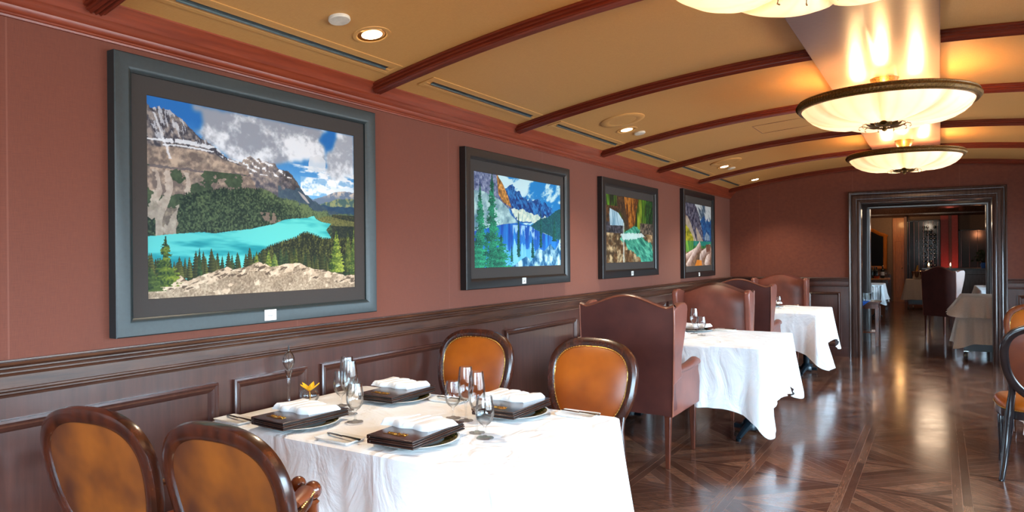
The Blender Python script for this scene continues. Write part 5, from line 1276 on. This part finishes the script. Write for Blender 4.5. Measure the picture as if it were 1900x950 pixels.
    MB().lathe([(.0005, 0), (.06, 0), (.065, .1), (.06, .2), (.065, .23), (.063, .23), (.058, .2), (.062, .1), (.056, .006), (.0005, .006)], n=24).build('jug_body', 'glass', t)
    for x, y, z, e_, c, nm in ((-1.0, 22.6, 2.3, 4, (1, .55, .2), 'amber'), (.25, 22.7, 0.9, 3, (1, .18, .12), 'red'), (-1.7, 21.5, 2.4, 8, (1, .7, .45), 'warm'), (-.2, 18.5, 2.6, 11, (1, .74, .5), 'warm'), (.4, 12.2, 2.6, 3, (1, .74, .5), 'warm'), (.9, 23.2, 1.95, 4, (1, .35, .15), 'red'), (-.3, 23.2, 2.2, 4, (1, .8, .6), 'warm')):
        li = bpy.data.lights.new('far_fill_' + nm, 'POINT'); li.energy = e_; li.color = c; li.shadow_soft_size = .3 if y < 20 else .08  # unseen point lights without fittings, added to brighten and tint the far rooms
        o = bpy.data.objects.new('far_fill_' + nm, li); COL.objects.link(o); o.location = (x, y, z)
far_rooms()

# ------------------------------------------------------------------ light, camera
world = bpy.data.worlds.new('daylight'); SC.world = world; world.use_nodes = True
nt = world.node_tree; bg = nt.nodes['Background']; tc = nt.nodes.new('ShaderNodeTexCoord'); sx = nt.nodes.new('ShaderNodeSeparateXYZ'); rp = nt.nodes.new('ShaderNodeValToRGB')
nt.links.new(tc.outputs['Generated'], sx.inputs[0]); nt.links.new(sx.outputs[2], rp.inputs[0]); nt.links.new(rp.outputs[0], bg.inputs['Color'])
e = rp.color_ramp.elements; e[0].position = 0.0; e[0].color = (.30, .34, .36, 1); e[1].position = .12; e[1].color = (.55, .80, 1.0, 1); bg.inputs['Strength'].default_value = 13.5
def portal(x, y0, y1, z0, z1, axis='x'):
    li = bpy.data.lights.new('window_portal', 'AREA'); li.shape = 'RECTANGLE'; li.cycles.is_portal = True
    o = bpy.data.objects.new('window_portal', li); COL.objects.link(o)
    if axis == 'x': li.size = z1 - z0; li.size_y = y1 - y0; o.location = (x, (y0 + y1) / 2, (z0 + z1) / 2); o.rotation_euler = (0, PI / 2, 0)
    else: li.size = y1 - y0; li.size_y = z1 - z0; o.location = ((y0 + y1) / 2, x, (z0 + z1) / 2); o.rotation_euler = (PI / 2, 0, 0)
for a, b in [(-2.6, -0.4), (0.0, 2.2), (2.6, 4.8), (5.2, 7.4), (7.8, 10.0)]: portal(XR + .10, a, b, .45, 2.15)
portal(YF - .05, -1.9, 1.4, .8, 2.25, 'y'); portal(3.08, 13.2, 16.0, .6, 2.4)

cam = bpy.data.cameras.new('camera'); cam.sensor_width = 36; cam.lens = 1277.5 / 1900 * 36; cam.clip_start = .05
co = bpy.data.objects.new('camera', cam); COL.objects.link(co)
yaw, pitch, roll = math.radians(31.887), math.radians(-.0145), math.radians(-.483)
fw = Vector((-math.sin(yaw), math.cos(yaw), 0)); rt = Vector((math.cos(yaw), math.sin(yaw), 0)); up = Vector((0, 0, 1))
f2 = fw * math.cos(pitch) + up * math.sin(pitch); u2 = up * math.cos(pitch) - fw * math.sin(pitch)
r3 = rt * math.cos(roll) + u2 * math.sin(roll); u3 = u2 * math.cos(roll) - rt * math.sin(roll)
co.matrix_world = Matrix.Translation((0, 0, H_CAM)) @ Matrix((r3, u3, -f2)).transposed().to_4x4()
SC.camera = co
SC.view_settings.view_transform = 'Standard'; SC.view_settings.look = 'None'; SC.view_settings.gamma = 1.0; SC.view_settings.exposure = 1.35
try: SC.view_settings.use_curve_mapping = False
except Exception: pass
SC.cycles.max_bounces = 10; SC.cycles.diffuse_bounces = 4; SC.cycles.glossy_bounces = 4; SC.cycles.transmission_bounces = 8; SC.cycles.transparent_max_bounces = 32
SC.cycles.caustics_reflective = False; SC.cycles.caustics_refractive = False; SC.cycles.sample_clamp_indirect = 6
SC.cycles.use_denoising = True
